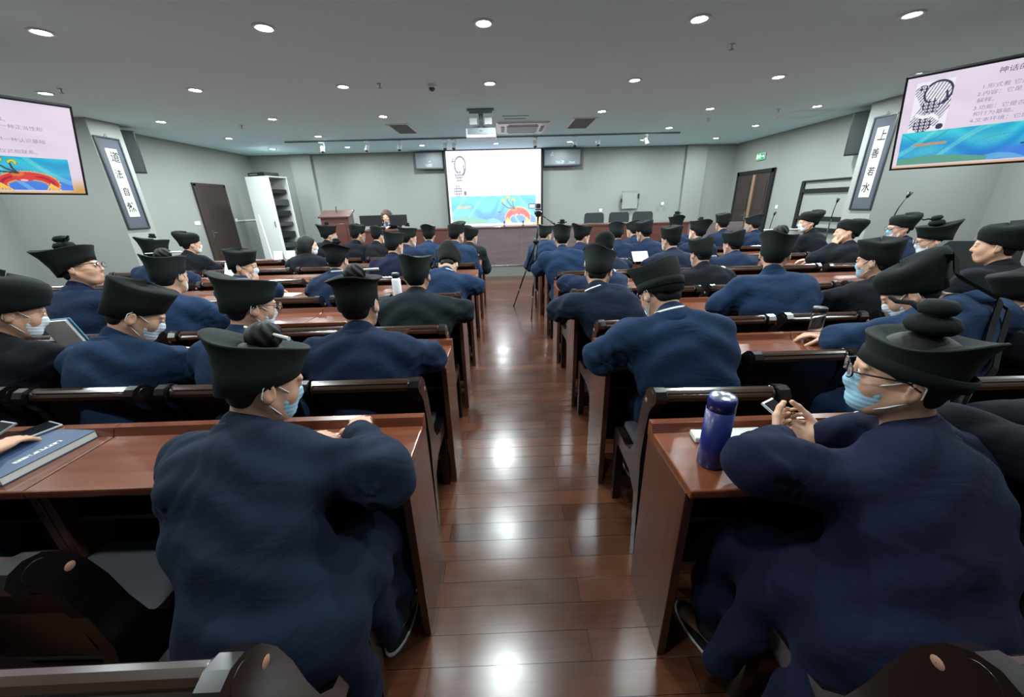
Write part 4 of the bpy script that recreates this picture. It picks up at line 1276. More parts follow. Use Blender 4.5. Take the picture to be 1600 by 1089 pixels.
HM['lenses'] = keep(MB().lathe([(0.001, 0), (0.024, 0.0)], (-0.034, 0.116, 0.003), 18, 1, 0.7, rot=Matrix.Rotation(PI / 2, 3, 'X'), cap=False).lathe([(0.001, 0), (0.024, 0.0)], (0.034, 0.116, 0.003), 18, 1, 0.7, rot=Matrix.Rotation(PI / 2, 3, 'X'), cap=False), 'glasses_lens', 'lens')
HM['eye'] = keep(MB().lathe([(0.0005, 0.0035), (0.005, 0.003), (0.0105, 0.0008), (0.0115, -0.003)], (0, 0, 0), 14, 1, 0.72, rot=Matrix.Rotation(-PI / 2, 3, 'X'), cap=False), 'eye', 'eyewhite')
HM['iris'] = keep(MB().lathe([(0.0004, 0.0042), (0.0035, 0.0038), (0.0050, 0.0028)], (0, 0, 0), 12, rot=Matrix.Rotation(-PI / 2, 3, 'X'), cap=False), 'iris', 'iris')

def place(me, name, root, hc, R, s=1.0, off=None):
    o = bpy.data.objects.new(name, me)
    COL.objects.link(o)
    o.parent = root
    m4 = Matrix([list(R[i]) + [0] for i in range(3)] + [[0, 0, 0, 1]])
    p = hc + (R @ V3(*off) * s if off is not None else 0)
    o.matrix_local = Matrix.Translation(Vector(p)) @ m4 @ Matrix.Diagonal((s, s, s, 1))
    return o

TABLE_Z = 0.762
def person(pid, hat, F, seat_x, col, kind, yaw, pitch, label, roll=0.0, byaw=0.0, pose='desk', near=1, extras=(), skin='skin', floor_z=0.0, hs=1.0, width=1.0, over=None, seat_y=None, hatscale=1.0, nbo=(0, 0, 0), skirt=0.19, hipw=1.0):
    over = over or {}
    ys = F - 0.585 if seat_y is None else seat_y
    root = empty('person', (seat_x, ys, floor_z), label, 'person', rz=math.radians(byaw))
    Bi = rotz(-math.radians(byaw))
    W2L = lambda p: Bi @ (np.array(p, float) - V3(seat_x, ys, floor_z))
    R = Bi @ rotz(math.radians(yaw)) @ rotx(-math.radians(pitch)) @ roty(math.radians(roll))
    hc = W2L(hat) - R @ V3(0, 0, 0.088 if kind != 'none' else 0.0) * hs
    nb = hc + R @ V3(0, -0.03, -0.10) + V3(0, -0.040, -0.070) + V3(*nbo)
    hip = V3(0, 0.02, 0.575)
    up = nb - hip
    tl = np.linalg.norm(up)
    ud = up / tl
    sr = V3(1, 0, 0) - ud[0] * ud; sr = sr / np.linalg.norm(sr)
    fw = np.cross(ud, sr)
    T = np.stack([sr, fw, ud], 1)
    L = lambda t: hip + up * t
    fine = {2: (0.0055, 0.008), 1: (0.0075, 0.011), 0: (0.010, 0.015)}[near]
    yd = (F - 0.14) - ys
    sh = {s_: nb + V3(s_ * 0.160 * width, 0.0, -0.062) for s_ in (-1, 1)}
    el, wr, hd, hn, curl = {}, {}, {}, {}, {}
    for s_ in (-1, 1):
        if pose in ('desk', 'wide', 'write', 'chinL', 'chinR'):
            ex = 0.075 if pose != 'wide' else 0.105
            e = sh[s_] + V3(s_ * ex, 0.13, -0.21)
            e[2] = max(min(e[2], 0.87), 0.83)
            e[1] = min(e[1], yd - 0.25)
            el[s_] = e
            wr[s_] = V3(s_ * 0.10, yd - 0.02, 0.808)
            hd[s_] = V3(-s_ * 0.65, 0.75, -0.05)
            hn[s_] = V3(0, 0, -1.0)
            curl[s_] = 0.35
        elif pose == 'low':
            el[s_] = sh[s_] + V3(s_ * 0.07, 0.06, -0.26)
            wr[s_] = V3(s_ * 0.10, 0.24, 0.70)
            hd[s_] = V3(-s_ * 0.5, 0.8, -0.3); hn[s_] = V3(0, -0.2, -1.0); curl[s_] = 0.4
    if pose in ('chinL', 'chinR'):
        s_ = -1 if pose == 'chinL' else 1
        el[s_] = V3(sh[s_][0] * 0.9 + s_ * 0.03, yd - 0.14, 0.84)
        wr[s_] = hc + R @ V3(s_ * 0.050, 0.085, -0.165)
        hd[s_] = (hc + R @ V3(s_ * 0.02, 0.10, -0.06)) - wr[s_]
        hn[s_] = R @ V3(-s_ * 0.4, -1, 0)
        curl[s_] = 0.75
    for key, v in over.items():
        t, sd = key[:2], (-1 if key.endswith('L') else 1)
        if t == 'el': el[sd] = W2L(v)
        elif t == 'wr': wr[sd] = W2L(v)
        elif t == 'hd': hd[sd] = Bi @ V3(*v)
        elif t == 'hn': hn[sd] = Bi @ V3(*v)
        elif t == 'cu': curl[sd] = v
    kz = 0.50
    knee = {s_: V3(s_ * 0.12, 0.39, kz) for s_ in (-1, 1)}
    foot = {s_: V3(s_ * 0.13, 0.36, 0.10) for s_ in (-1, 1)}
    allp = [hc, hip, nb] + list(el.values()) + list(wr.values()) + list(knee.values())
    allp += [hip + V3(0.12, -0.02, 0), hip - V3(0.12, 0, 0)]
    lo = np.min(allp, 0) - V3(0.24, 0.26, 0.24); hi = np.max(allp, 0) + V3(0.24, 0.26, 0.24)
    lo[2] = 0.02
    # body: one continuous surface
    B = Field(lo, hi, fine[0])
    head_prims(B, hc, R, hs)
    B.cone(hc + R @ V3(0, -0.022, -0.055) * hs, nb + V3(0, 0.03, 0.0), 0.050 * hs, 0.058, 0.03)
    B.ell(L(0.02), (0.14, 0.11, 0.12), T, 0.04)
    B.ell(L(0.35), (0.13, 0.10, 0.16), T, 0.04)
    B.ell(L(0.72), (0.145, 0.09, 0.15), T, 0.04)
    for s_ in (-1, 1):
        B.cone(nb + V3(0, 0, -0.05), sh[s_], 0.05, 0.045, 0.04)
        B.cone(sh[s_], el[s_], 0.046, 0.036, 0.02)
        B.cone(el[s_], wr[s_], 0.037, 0.026, 0.015)
        hand_prims(B, wr[s_], hd[s_], hn[s_], s_, curl[s_])
        B.cone(hip + V3(s_ * 0.08, 0, -0.03), knee[s_], 0.085, 0.060, 0.03)
        B.cone(knee[s_], foot[s_], 0.055, 0.038, 0.02)
        B.cone(foot[s_] + V3(0, -0.02, -0.04), foot[s_] + V3(s_ * 0.02, 0.10, -0.055), 0.03, 0.026, 0.02)
    link('body', B.mesh('body'), skin, root)
    # robe
    G = Field(lo, hi, fine[1])
    wd = width
    G.ell(L(0.0) + V3(0, 0, -0.01), (0.190 * hipw, 0.165, 0.150), None, 0.05)
    G.ell(L(0.30), (0.185 * (wd + hipw) / 2, 0.150, 0.19), T, 0.06)
    G.ell(L(0.62) - fw * 0.015, (0.205 * wd, 0.135, 0.19), T, 0.06)
    G.ell(L(0.84) - fw * 0.010, (0.165 * wd, 0.100, 0.12), T, 0.06)
    G.cone(nb + V3(0, 0.0, -0.04), nb + (hc + R @ V3(0, -0.03, -0.09) - nb) * 0.55, 0.074, 0.062, 0.03)
    for s_ in (-1, 1):
        G.cone(nb + V3(s_ * 0.03, 0, -0.055), sh[s_], 0.078, 0.078, 0.05)
        G.cone(sh[s_], el[s_], 0.082, 0.080, 0.045)
        wv = wr[s_] - el[s_]; wl = np.linalg.norm(wv); we = el[s_] + wv * max(0.3, (wl - 0.012) / wl)
        rz_ = max(0.035, min(0.052, we[2] - TABLE_Z - 0.001)) if we[1] > yd - 0.17 else 0.055
        G.cone(el[s_], we, min(0.076, max(0.05, el[s_][2] - TABLE_Z + 0.004)) if el[s_][1] > yd - 0.17 else 0.080, rz_, 0.035)
        G.cone(hip + V3(s_ * 0.085, 0.0, -0.02), knee[s_] + V3(0, 0.0, 0.0), 0.125, 0.082, 0.05)
        G.cone(knee[s_], knee[s_] + V3(s_ * 0.01, -0.02, -0.28), 0.080, 0.085, 0.05)
        if near == 2:
            G.cone(hip + V3(s_ * 0.15, 0.02, -0.03), hip + V3(s_ * skirt, 0.05, -0.40), 0.07, 0.055, 0.06)
            G.cone(hip + V3(s_ * 0.15, 0.18, -0.03), hip + V3(s_ * skirt, 0.22, -0.38), 0.06, 0.05, 0.06)
    G.ell((0, 0.22, 0.50), (0.15, 0.20, 0.075), None, 0.05)
    X = G.ax[0][:, None, None]; Y = G.ax[1][None, :, None]; Z = G.ax[2][None, None, :]
    ph = (abs(hash(pid)) if False else sum(ord(c) * 17 for c in pid)) % 100 * 0.3
    amp = 0.0060 if near == 2 else 0.0045
    wv_ = np.sin(X * 9 + ph) * 1.5
    fold = np.sin(Z * 42 + X * 22 * np.sign(X) + 1.6 * np.sin(Y * 17 + ph) + wv_) * 0.6 + np.sin(X * 47 + Z * 13 + 2.2 * np.sin(Z * 11 + ph)) * 0.5 * (Z < 0.80) + np.sin(Y * 50 + Z * 30 + 2 * np.sin(X * 14 + ph)) * 0.6
    G.f += (amp * fold).astype(np.float32)
    for s_ in (-1, 1):      # creases gathered at the elbow and under the arm
        for t, a_ in ((el[s_], 0.007), (sh[s_] + V3(s_ * 0.02, 0, -0.10), 0.006)):
            dd = np.sqrt((X - t[0]) ** 2 + (Y - t[1]) ** 2 + (Z - t[2]) ** 2)
            G.f += (a_ * np.exp(-(dd / 0.11) ** 2) * np.sin(dd * 130 + 3 * np.sin(np.arctan2(Z - t[2], X - t[0]) * 2 + ph))).astype(np.float32)
    link('robe', G.mesh('robe'), col, root)
    # collar
    cu = (hc + R @ V3(0, -0.028, -0.085) - nb); cu = cu / np.linalg.norm(cu) + ud * 1.1; cu = cu / np.linalg.norm(cu)
    q = Vector((0, 0, 1)).rotation_difference(Vector(cu)).to_matrix()
    cc = nb + V3(0, 0.002, 0) + cu * 0.0
    MB().lathe([(0.062, 0.052), (0.068, 0.056), (0.074, 0.050), (0.080, 0.018), (0.088, -0.012), (0.078, -0.014)], Vector(cc), 26, 1.0, 1.02, rot=q, cap=False).build('collar', col, root)
    if 'whitecollar' in extras:
        MB().lathe([(0.058, 0.050), (0.0605, 0.064), (0.065, 0.062), (0.066, 0.050)], Vector(cc), 24, 1.0, 1.02, rot=q, cap=False).build('inner_collar', 'collarwhite', root)
    # head pieces
    hk = {'long': 'long', 'bob': 'bob'}.get(kind, 'hair')
    place(HM[hk], 'hair', root, hc, R, hs)
    base = kind.split('+')[0]
    if 'hat_' + base in HM:
        ht = place(HM['hat_' + base], 'hat', root, hc, R, hs * hatscale)
        if 'band' in extras:
            place(HM['band'], 'hat_band', root, hc, R, hs)
        if '+bun' in kind:
            place(HM['bun'], 'hair_bun', root, hc, R, hs)
            place(HM['pin'], 'hairpin', root, hc, R @ rotz(0.25), hs)
        if '+knot' in kind:
            place(HM['knot'], 'cloth_knot', root, hc, R, hs)
        if '+knob' in kind:
            place(HM['knob'], 'cloth_knot', root, hc, R, hs)
        if 'emblem' in extras:
            place(HM['emblem'], 'hat_emblem', root, hc, R @ rotz(-0.75) , hs)
    if 'ribbon' in extras:
        for dx in (-0.04, 0.04):
            h0 = hc + R @ V3(dx * 0.8, -0.12, 0.118) * hs
            h1 = hc + R @ V3(dx, -0.178, 0.085) * hs
            h2 = hc + R @ V3(dx, -0.150, 0.010) * hs
            pts = [h0, h1, h2, nb + sr * dx * 1.2 - fw * 0.10 + V3(0, 0, 0.035), L(0.84) - fw * 0.128 + sr * dx * 1.3, L(0.62) - fw * 0.168 + sr * dx * 1.5, L(0.36) - fw * 0.178 + sr * dx * 1.6, L(0.20) - fw * 0.178 + sr * dx * 1.7]
            mb = MB()
            for off in (0.0, 0.004):
                for i in range(len(pts) - 1):
                    a_, b_ = pts[i] - fw * off, pts[i + 1] - fw * off
                    mb.quad(*[tuple(p) for p in (a_ - sr * 0.026, a_ + sr * 0.026, b_ + sr * 0.027, b_ - sr * 0.027)])
            link('hat_ribbon', keep(mb, 'hat_ribbon', 'hat'), None, root)
    if 'mask' in extras or 'maskwhite' in extras:
        place(HM['mask' if 'mask' in extras else 'maskwhite'], 'face_mask', root, hc, R, hs)
        place(HM['loopL'], 'ear_loop', root, hc, R, hs)
        place(HM['loopR'], 'ear_loop', root, hc, R, hs)
    if 'glasses' in extras:
        g = place(HM['glasses'], 'glasses', root, hc, R, hs)
        l_ = bpy.data.objects.new('glasses_lens', HM['lenses']); COL.objects.link(l_); l_.parent = g
    for s_ in (-1, 1):
        e_ = place(HM['eye'], 'eye', root, hc, R, hs, (s_ * 0.031, 0.0955, 0.003))
        i_ = bpy.data.objects.new('iris', HM['iris']); COL.objects.link(i_); i_.parent = e_
    if near >= 1:
        TR = Field(lo, hi, 0.013)
        for s_ in (-1, 1):
            TR.cone(knee[s_] + V3(0, 0, -0.02), foot[s_] + V3(0, 0, 0.02), 0.075, 0.062, 0.02)
        link('trousers', TR.mesh('trousers'), 'trouser', root)
        for s_ in (-1, 1):
            c0 = foot[s_] + V3(0, 0.035, -0.075)
            shb = MB().lathe([(0.6, 0.012), (1.0, 0.014), (0.98, 0.035), (0.75, 0.055), (0.45, 0.066), (0.1, 0.068)], Vector(c0) + Vector((0, 0, -0.0255)), 20, 0.046, 0.125).build('shoe', 'shoe', root)
            MB().lathe([(1.0, 0.0), (1.04, 0.004), (1.04, 0.014), (0.9, 0.016)], Vector(c0) + Vector((0, 0, -0.0245)), 20, 0.048, 0.128).build('shoe_sole', 'sole', shb)
            MB().lathe([(0.044, -0.02), (0.047, 0.03), (0.043, 0.05)], Vector(foot[s_]) + Vector((0, 0, -0.01)), 16).build('sock', 'sock', root)
    return root

PEOPLE = [
 # id, hat centre, side, row, seat, robe, hat, yaw, pitch, near, label, options
 ('L1', (-0.71, 1.04, 1.13), 'L', 0, 0.02, 'robe_deep', 'flared+bun', -42, 20, 2, 'person in dark navy robe, woven flared hat and pinned bun, nearest desk left of aisle', dict(extras=('mask',), pose='desk', byaw=-6, width=1.05, hipw=0.90, skirt=0.15, seat_y=0.62, over=dict(elR=(-0.355, 0.86, 0.82), wrR=(-0.51, 1.09, 0.815), hdR=(-0.25, 0.8, 0.0), cuR=0.8, elL=(-0.845, 0.83, 0.83), wrL=(-0.70, 1.03, 0.81)))),
 ('L0', (-1.98, 0.86, 1.20), 'L', 0, 2.4, 'robe_navy', 'flared', -30, 15, 1, 'navy sleeved person mostly cut off by the left picture edge, hand on nearest desk', dict(byaw=-10, over=dict(elR=(-1.70, 0.90, 0.84), wrR=(-1.70, 1.03, 0.815), hdR=(0.1, 1, 0), elL=(-2.2, 0.9, 0.86), wrL=(-1.86, 1.05, 0.81)))),
 ('L2', (-1.68, 1.74, 1.17), 'L', 1, 2.0, 'robe_blue', 'boxy', -48, 32, 2, 'person in blue robe, bowed black cap with a pale teardrop emblem, second row left', dict(extras=('maskwhite', 'emblem'), byaw=-8, width=1.1)),
 ('L3', (-2.23, 1.72, 1.21), 'L', 1, 2.95, 'robe_dark', 'beret', -35, 22, 1, 'person in black robe and tall black cap at left picture edge, second row', dict(extras=('maskwhite',), width=1.15, hatscale=1.15)),
 ('L4', (-0.68, 1.72, 1.20), 'L', 1, 0.1, 'robe_navy', 'brim+bun', -3, 8, 2, 'broad person in navy robe, round brimmed hat, bun with long white pin, second row left', dict(width=1.2, pose='wide')),
 ('L5', (-1.18, 1.74, 1.20), 'L', 1, 1.0, 'robe_blue', 'flared', -38, 14, 1, 'person in blue robe with glasses and mask, just beyond the nearest pinned bun', dict(extras=('glasses', 'maskwhite'), byaw=-6)),
 ('L6', (-2.27, 2.60, 1.22), 'L', 2, 2.95, 'robe_blue', 'flared+bun', 0, 8, 1, 'person in blue robe squarely from behind, flared hat with bun, third row far left', dict(width=1.15)),
 ('L7', (-2.82, 2.56, 1.29), 'L', 2, 3.9, 'robe_navy', 'sweep+knot', -62, -6, 1, 'person in navy robe leaning back, bare face turned right, left end of third row', dict(roll=-8, pose='low', extras=('glasses',))),
 ('L11', (-0.60, 2.58, 1.18), 'L', 2, 0.0, 'robe_teal', 'flared', 0, 6, 1, 'broad person in dark green-black robe beside the aisle, third row left', dict(width=1.2, pose='wide')),
 ('L10', (-2.32, 3.43, 1.16), 'L', 3, 3.0, 'robe_blue', 'boxy', -72, 8, 1, 'person in blue robe resting cheek on hand, facing right, fourth row left', dict(pose='chinR', byaw=-15)),
 ('L12', (-1.49, 3.47, 1.18), 'L', 3, 1.6, 'robe_navy', 'brim+knob', -8, 16, 1, 'person bent low under a round brimmed hat with knob, fourth row left', dict()),
 ('L22', (-0.51, 3.60, 1.06), 'L', 3, 0.1, 'robe_blue', 'beret', -5, 62, 1, 'blue robed person bowed so low the back hides the head, fourth row left by aisle', dict(width=1.15, extras=('whitecollar',))),
 ('L8', (-3.76, 4.26, 1.23), 'L', 4, 5.5, 'robe_navy', 'sweep+knob', -22, 8, 0, 'person in navy robe with ruffled knobbed hat, fifth row far left', dict(over=dict())),
 ('L18', (-1.20, 4.30, 1.23), 'L', 4, 1.0, 'robe_indigo', 'flared', -25, 10, 0, 'person in indigo robe with wide black hat, fifth row left', dict(width=1.1)),
 ('L9', (-4.08, 5.14, 1.24), 'L', 5, 6.1, 'robe_dark', 'beret', -35, 6, 0, 'person in black robe and soft cap sitting alone near the left wall door', dict()),
 ('L13', (-2.57, 5.14, 1.18), 'L', 5, 3.45, 'robe_dark', 'long', -62, 5, 0, 'woman with long black hair and black clothes, sixth row left, before the lectern', dict(skin='skinpale', extras=('maskwhite',))),
 ('L19', (-1.24, 5.14, 1.24), 'L', 5, 1.1, 'robe_navy', 'flared+knob', -42, 8, 0, 'person with knobbed black hat turned right, sixth row left', dict()),
 ('L21', (-0.61, 5.14, 1.27), 'L', 5, 0.0, 'robe_blue', 'tall', -38, 4, 0, 'person in blue robe with high square black hat beside the aisle, sixth row left', dict(pose='low', width=1.15)),
 ('L14', (-2.64, 5.97, 1.26), 'L', 6, 4.0, 'robe_dark', 'sweep+knob', -50, 5, 0, 'person with swept black hat and knot in front of the lectern, seventh row left', dict()),
 ('L15', (-2.20, 5.97, 1.25), 'L', 6, 3.1, 'robe_dark', 'boxy', -40, 8, 0, 'person in black robe with greyish round cap right of the lectern, seventh row left', dict()),
 ('L16', (-1.90, 5.99, 1.22), 'L', 6, 2.3, 'robe_dark', 'boxy', -32, 10, 0, 'person in black robe below the left monitor, seventh row left', dict(hs=0.95)),
 ('L20', (-1.14, 6.00, 1.21), 'L', 6, 0.95, 'robe_blue', 'sweep', 0, 8, 0, 'person in blue robe from behind, both ears showing, left of screen, seventh row left', dict()),
 ('L23', (-0.48, 5.97, 1.17), 'L', 6, 0.0, 'robe_teal', 'beret', -35, 10, 0, 'person in teal-dark robe by the aisle, seventh row left, half hidden by tall hat', dict(pose='low')),
 ('R1', (1.06, 0.88, 1.155), 'R', 0, 0.27, 'robe_indigo', 'flared+knot', 54, 0, 2, 'person in indigo robe, big black hat, glasses and blue mask holding a phone, nearest right', dict(extras=('mask', 'glasses', 'band'), byaw=18, width=1.12, nbo=(0, -0.02, -0.03), skirt=0.25, hatscale=0.91, over=dict(elL=(0.66, 0.80, 0.865), wrL=(0.82, 0.93, 0.835), hdL=(0.55, 0.75, 0.02), cuL=0.9, hnL=(0.5, -0.2, 0.5), elR=(1.18, 0.92, 0.86), wrR=(0.96, 0.94, 0.835), hdR=(-0.75, 0.55, 0.02), hnR=(-0.4, -0.1, 0.6), cuR=0.9))),
 ('R5', (1.52, 0.80, 1.16), 'R', 0, 1.5, 'robe_dark', 'flared', 55, 20, 1, 'person in black robe, nearest row, cut off by right picture edge, hands on desk', dict(byaw=15, over=dict(elL=(1.30, 0.92, 0.86), wrL=(1.36, 1.06, 0.812), hdL=(-0.85, 0.35, 0), elR=(1.75, 0.95, 0.86), wrR=(1.50, 1.04, 0.812), hdR=(-1, 0.15, -0.05)))),
 ('R2', (0.70, 1.73, 1.20), 'R', 1, 0.15, 'robe_blue', 'tall', 16, 36, 2, 'person in bright blue robe, bowed tall black hat, second row right of the aisle', dict(extras=('mask', 'whitecollar', 'band'), width=1.15, pose='wide', nbo=(0, 0, 0.02))),
 ('R3', (1.88, 1.73, 1.16), 'R', 1, 1.7, 'robe_blue', 'beret', 42, 36, 2, 'person in blue robe, soft hat with two long ribbons down the back, second row right', dict(extras=('maskwhite', 'ribbon'), width=1.2, byaw=12, nbo=(0.06, -0.05, 0.085), over=dict(elL=(1.66, 1.70, 0.845), wrL=(1.80, 1.86, 0.812), hdL=(0.1, 1, 0)))),
 ('R4', (2.42, 1.67, 1.13), 'R', 1, 3.15, 'robe_dark', 'boxy', 52, 22, 1, 'person in black robe with raised clasped hands at right picture edge, second row', dict(extras=('mask',), byaw=25, over=dict(elL=(2.24, 1.78, 0.86), wrL=(2.18, 1.86, 0.99), hdL=(-0.4, 0.2, 0.6), elR=(2.50, 1.85, 0.86), wrR=(2.26, 1.88, 0.98), hdR=(-0.8, 0.1, 0.4), cuL=1.0, cuR=1.0))),
 ('R6', (0.65, 2.56, 1.17), 'R', 2, 0.15, 'robe_deep', 'flared', -22, 24, 1, 'person in deep navy robe, hat tilted forward, third row right by the aisle', dict(extras=('whitecollar',))),
 ('R7', (1.85, 2.56, 1.26), 'R', 2, 1.9, 'robe_blue', 'flared+bun', -38, 6, 1, 'big person in bright blue robe with wide hat, upright, third row right', dict(width=1.3, pose='wide')),
 ('R8', (2.54, 2.54, 1.19), 'R', 2, 3.05, 'robe_dark', 'boxy', 22, 8, 1, 'person in charcoal robe with square black cap, third row right', dict(width=1.1)),
 ('R13', (3.35, 2.54, 1.27), 'R', 2, 4.5, 'robe_dark', 'beret', 36, 4, 1, 'person in black robe with puffy cap by the right wall, third row', dict(width=1.15)),
 ('R14', (1.78, 3.44, 1.15), 'R', 3, 1.8, 'robe_dark', 'tall', 4, 18, 1, 'person in charcoal robe holding up a small note, fourth row right', dict(width=1.15)),
 ('R28', (0.86, 3.54, 1.07), 'R', 3, 0.5, 'robe_navy', 'brim', -25, 38, 1, 'person in navy robe slumped low over the desk, fourth row right of the aisle', dict()),
 ('R12', (3.85, 3.40, 1.22), 'R', 3, 5.4, 'robe_dark', 'sweep+knot', 56, 12, 1, 'black robed person with glasses, white mask and knotted swept hat, fourth row right', dict(extras=('glasses', 'maskwhite'), byaw=15)),
 ('R25', (0.65, 4.31, 1.26), 'R', 4, -0.1, 'robe_blue', 'flared+knob', 0, 4, 0, 'person in blue robe with flared hat beside the tripod, fifth row right', dict(width=1.15)),
 ('R27', (1.16, 4.39, 1.11), 'R', 4, 0.8, 'robe_deep', 'beret', -10, 24, 0, 'person in deep navy robe with head low, fifth row right', dict()),
 ('R16', (1.87, 4.31, 1.20), 'R', 4, 1.9, 'robe_deep', 'boxy', 20, 8, 0, 'person in dark navy robe with cap seen from behind, fifth row right centre', dict()),
 ('R15', (2.58, 4.31, 1.13), 'R', 4, 3.1, 'robe_navy', 'boxy', 12, 14, 0, 'person in navy robe with low flat cap and mask loop, fifth row right', dict()),
 ('R9', (3.88, 4.31, 1.22), 'R', 4, 5.3, 'robe_dark', 'beret', 62, -4, 0, 'person in black robe leaning on a hand with soft cap tipped back, fifth row right', dict(roll=14, pose='chinL', byaw=25)),
 ('R11', (4.45, 4.29, 1.26), 'R', 4, 6.4, 'robe_navy', 'beret', 76, 4, 0, 'person with glasses facing left, hand at mask, before right pillar, fifth row', dict(extras=('mask', 'glasses'), pose='chinL', byaw=25)),
 ('R23', (1.52, 5.21, 1.22), 'R', 5, 1.3, 'robe_navy', 'flared', 0, 8, 0, 'person with broad dark hat left of the office chairs, sixth row right', dict()),
 ('R21', (1.88, 5.21, 1.22), 'R', 5, 2.1, 'robe_navy', 'boxy', 28, 12, 0, 'person in navy robe before the middle office chair, sixth row right', dict()),
 ('R24', (1.07, 5.19, 1.20), 'R', 5, 0.5, 'robe_navy', 'sweep', -60, 8, 0, 'person facing right with pale cheek, sixth row right of the tripod', dict()),
 ('R18', (2.62, 5.19, 1.21), 'R', 5, 3.2, 'robe_navy', 'sweep+knob', 20, 6, 0, 'person with flower-knotted tilted hat, sixth row right', dict(roll=12)),
 ('R10', (4.10, 5.19, 1.29), 'R', 5, 6.0, 'robe_dark', 'beret', 78, 2, 0, 'person in black robe facing left with white mask, before the black framed opening', dict(extras=('maskwhite',), byaw=20)),
 ('R26', (0.67, 6.08, 1.17), 'R', 6, -0.1, 'robe_blue', 'flared', -45, 8, 0, 'person in blue robe behind the tripod, seventh row right', dict(pose='low')),
 ('R22', (2.02, 6.08, 1.19), 'R', 6, 2.2, 'robe_navy', 'flared', 25, 10, 0, 'person with dark hat before the first office chair, seventh row right', dict(hs=0.95)),
 ('R17', (2.70, 6.08, 1.25), 'R', 6, 3.4, 'robe_navy', 'sweep+knot', 0, 4, 0, 'person with peaked black hat topped by a knot, seventh row right', dict()),
 ('R19', (3.42, 6.06, 1.26), 'R', 6, 4.6, 'robe_navy', 'boxy', 0, 6, 0, 'person in navy robe with square cap left of the right door, seventh row', dict()),
 ('R20', (3.90, 6.06, 1.23), 'R', 6, 5.4, 'robe_navy', 'flared', 30, 8, 0, 'person in navy robe directly before the right door, seventh row', dict()),
]
for (pid, hatc, side, row, seat, col, kind, yaw, pitch, near, label, opt) in PEOPLE:
    F_ = FL[row] if side == 'L' else FR[row]
    ex_ = tuple(opt.get('extras', ()))
    if not ({'mask', 'maskwhite'} & set(ex_)) and pid not in ('L7', 'R13', 'R9'):
        ex_ += ('maskwhite',) if sum(map(ord, pid)) % 3 else ('mask',)
    opt = dict(opt, extras=ex_)
    sx = (-0.32 - (seat + 0.5) * 0.57) if side == 'L' else (0.5 + (seat + 0.5) * 0.57)
    person(pid, hatc, F_, sx, col, kind, yaw, pitch, label, near=near, **opt)

# the lecturer on the stage, facing the hall
lect = person('LEC', (-2.70, 9.25, 1.44), 8.62, -2.70, 'robe_dark', 'bob', 180, 4, 'woman lecturer with short curly brown hair and patterned scarf behind the stage table', byaw=180, pose='low', near=0, skin='skinpale', floor_z=0.25, hs=1.12, seat_y=9.42,
              over=dict(elL=(-2.45, 9.2, 1.14), wrL=(-2.6, 9.05, 1.13), elR=(-2.95, 9.2, 1.14), wrR=(-2.78, 9.05, 1.13), hdL=(-0.3, -1, 0), hdR=(0.3, -1, 0), hnL=(0, 0, -1), hnR=(0, 0, -1)))
sf = Field((-0.16, -0.14, -0.2), (0.16, 0.18, 0.12), 0.008)
for k in range(14):
    a, b_ = 2 * PI * k / 14, 2 * PI * (k + 1) / 14
    sf.cone((0.075 * math.cos(a), 0.075 * math.sin(a) + 0.0, 0.0), (0.075 * math.cos(b_), 0.075 * math.sin(b_), 0.0), 0.03, 0.03, 0.02)
sf.cone((-0.03, 0.09, -0.01), (-0.05, 0.12, -0.16), 0.03, 0.035, 0.03)
sf.cone((0.03, 0.09, -0.01), (0.05, 0.12, -0.14), 0.03, 0.035, 0.03)
so = link('scarf', sf.mesh('scarf'), 'scarf', lect)
so.matrix_local = lect.matrix_world.inverted() if False else Matrix.Translation((0, 0.10, 1.02))

# ------------------------------------------------------------------ things on and around the desks
DT = 0.7605
def bottle_flask():
    r = empty('vacuum_flask', (0.617, 0.935, DT), 'tall dark blue vacuum flask on the nearest desk right of the aisle', 'flask')
    MB().lathe([(0.036, 0.0), (0.039, 0.004), (0.039, 0.192)], seg=36).build('flask_body', 'flask', r)
    c = MB().lathe([(0.0385, 0.194), (0.0385, 0.226), (0.036, 0.233), (0.030, 0.235)], seg=36).build('lid', 'flask', r)
    MB().lathe([(0.031, 0.2345), (0.024, 0.2365), (0.001, 0.2375)], seg=30, cap=False).build('lid_top', 'chrome', c)
bottle_flask()
def phone(name, loc, rot, label, size=(0.074, 0.152), rim='alu'):
    r = empty(name, loc, label, 'phone' if name != 'tablet' else 'tablet')
    r.rotation_euler = rot
    MB().box((0, 0, 0.004), (size[0], size[1], 0.008), bev=0.003).build('case', rim, r)
    MB().box((0, 0, 0.0085), (size[0] - 0.008, size[1] - 0.014, 0.001)).build('screen', 'screenglass', r)
phone('mobile_phone', (0.905, 1.035, 0.845), (0.45, 0.05, 0.55), 'white-rimmed phone held in both hands by the person in indigo, nearest right desk')
phone('mobile_phone', (-0.545, 1.15, DT + 0.001), (0, 0, 0.5), 'black phone under the gloved-looking hand on the nearest desk left of the aisle', rim='black')
r = empty('folded_notebook', (0.665, 1.060, DT), 'small white folded notebook lying left of the blue flask', 'notebook', rz=-0.1)
MB().box((0, 0, 0.009), (0.085, 0.055, 0.018), bev=0.004).build('pages', 'paper', r)
MB().box((0, 0, 0.0188), (0.08, 0.05, 0.0015)).build('cover', 'collarwhite', r)
r = empty('booklet', (0.80, 1.055, DT), 'pale open booklet with a small emblem, right of the blue flask', 'booklet', rz=0.08)
MB().box((0, 0, 0.004), (0.16, 0.11, 0.008), bev=0.002).build('pages', 'paper', r)
MB().box((0.0, 0.01, 0.0084), (0.014, 0.012, 0.0008)).build('printed_mark', 'darkgrey', r)
r = empty('pen', (0.665, 1.108, DT + 0.006), 'black pen lying behind the white folded notebook', 'pen', rz=-0.25)
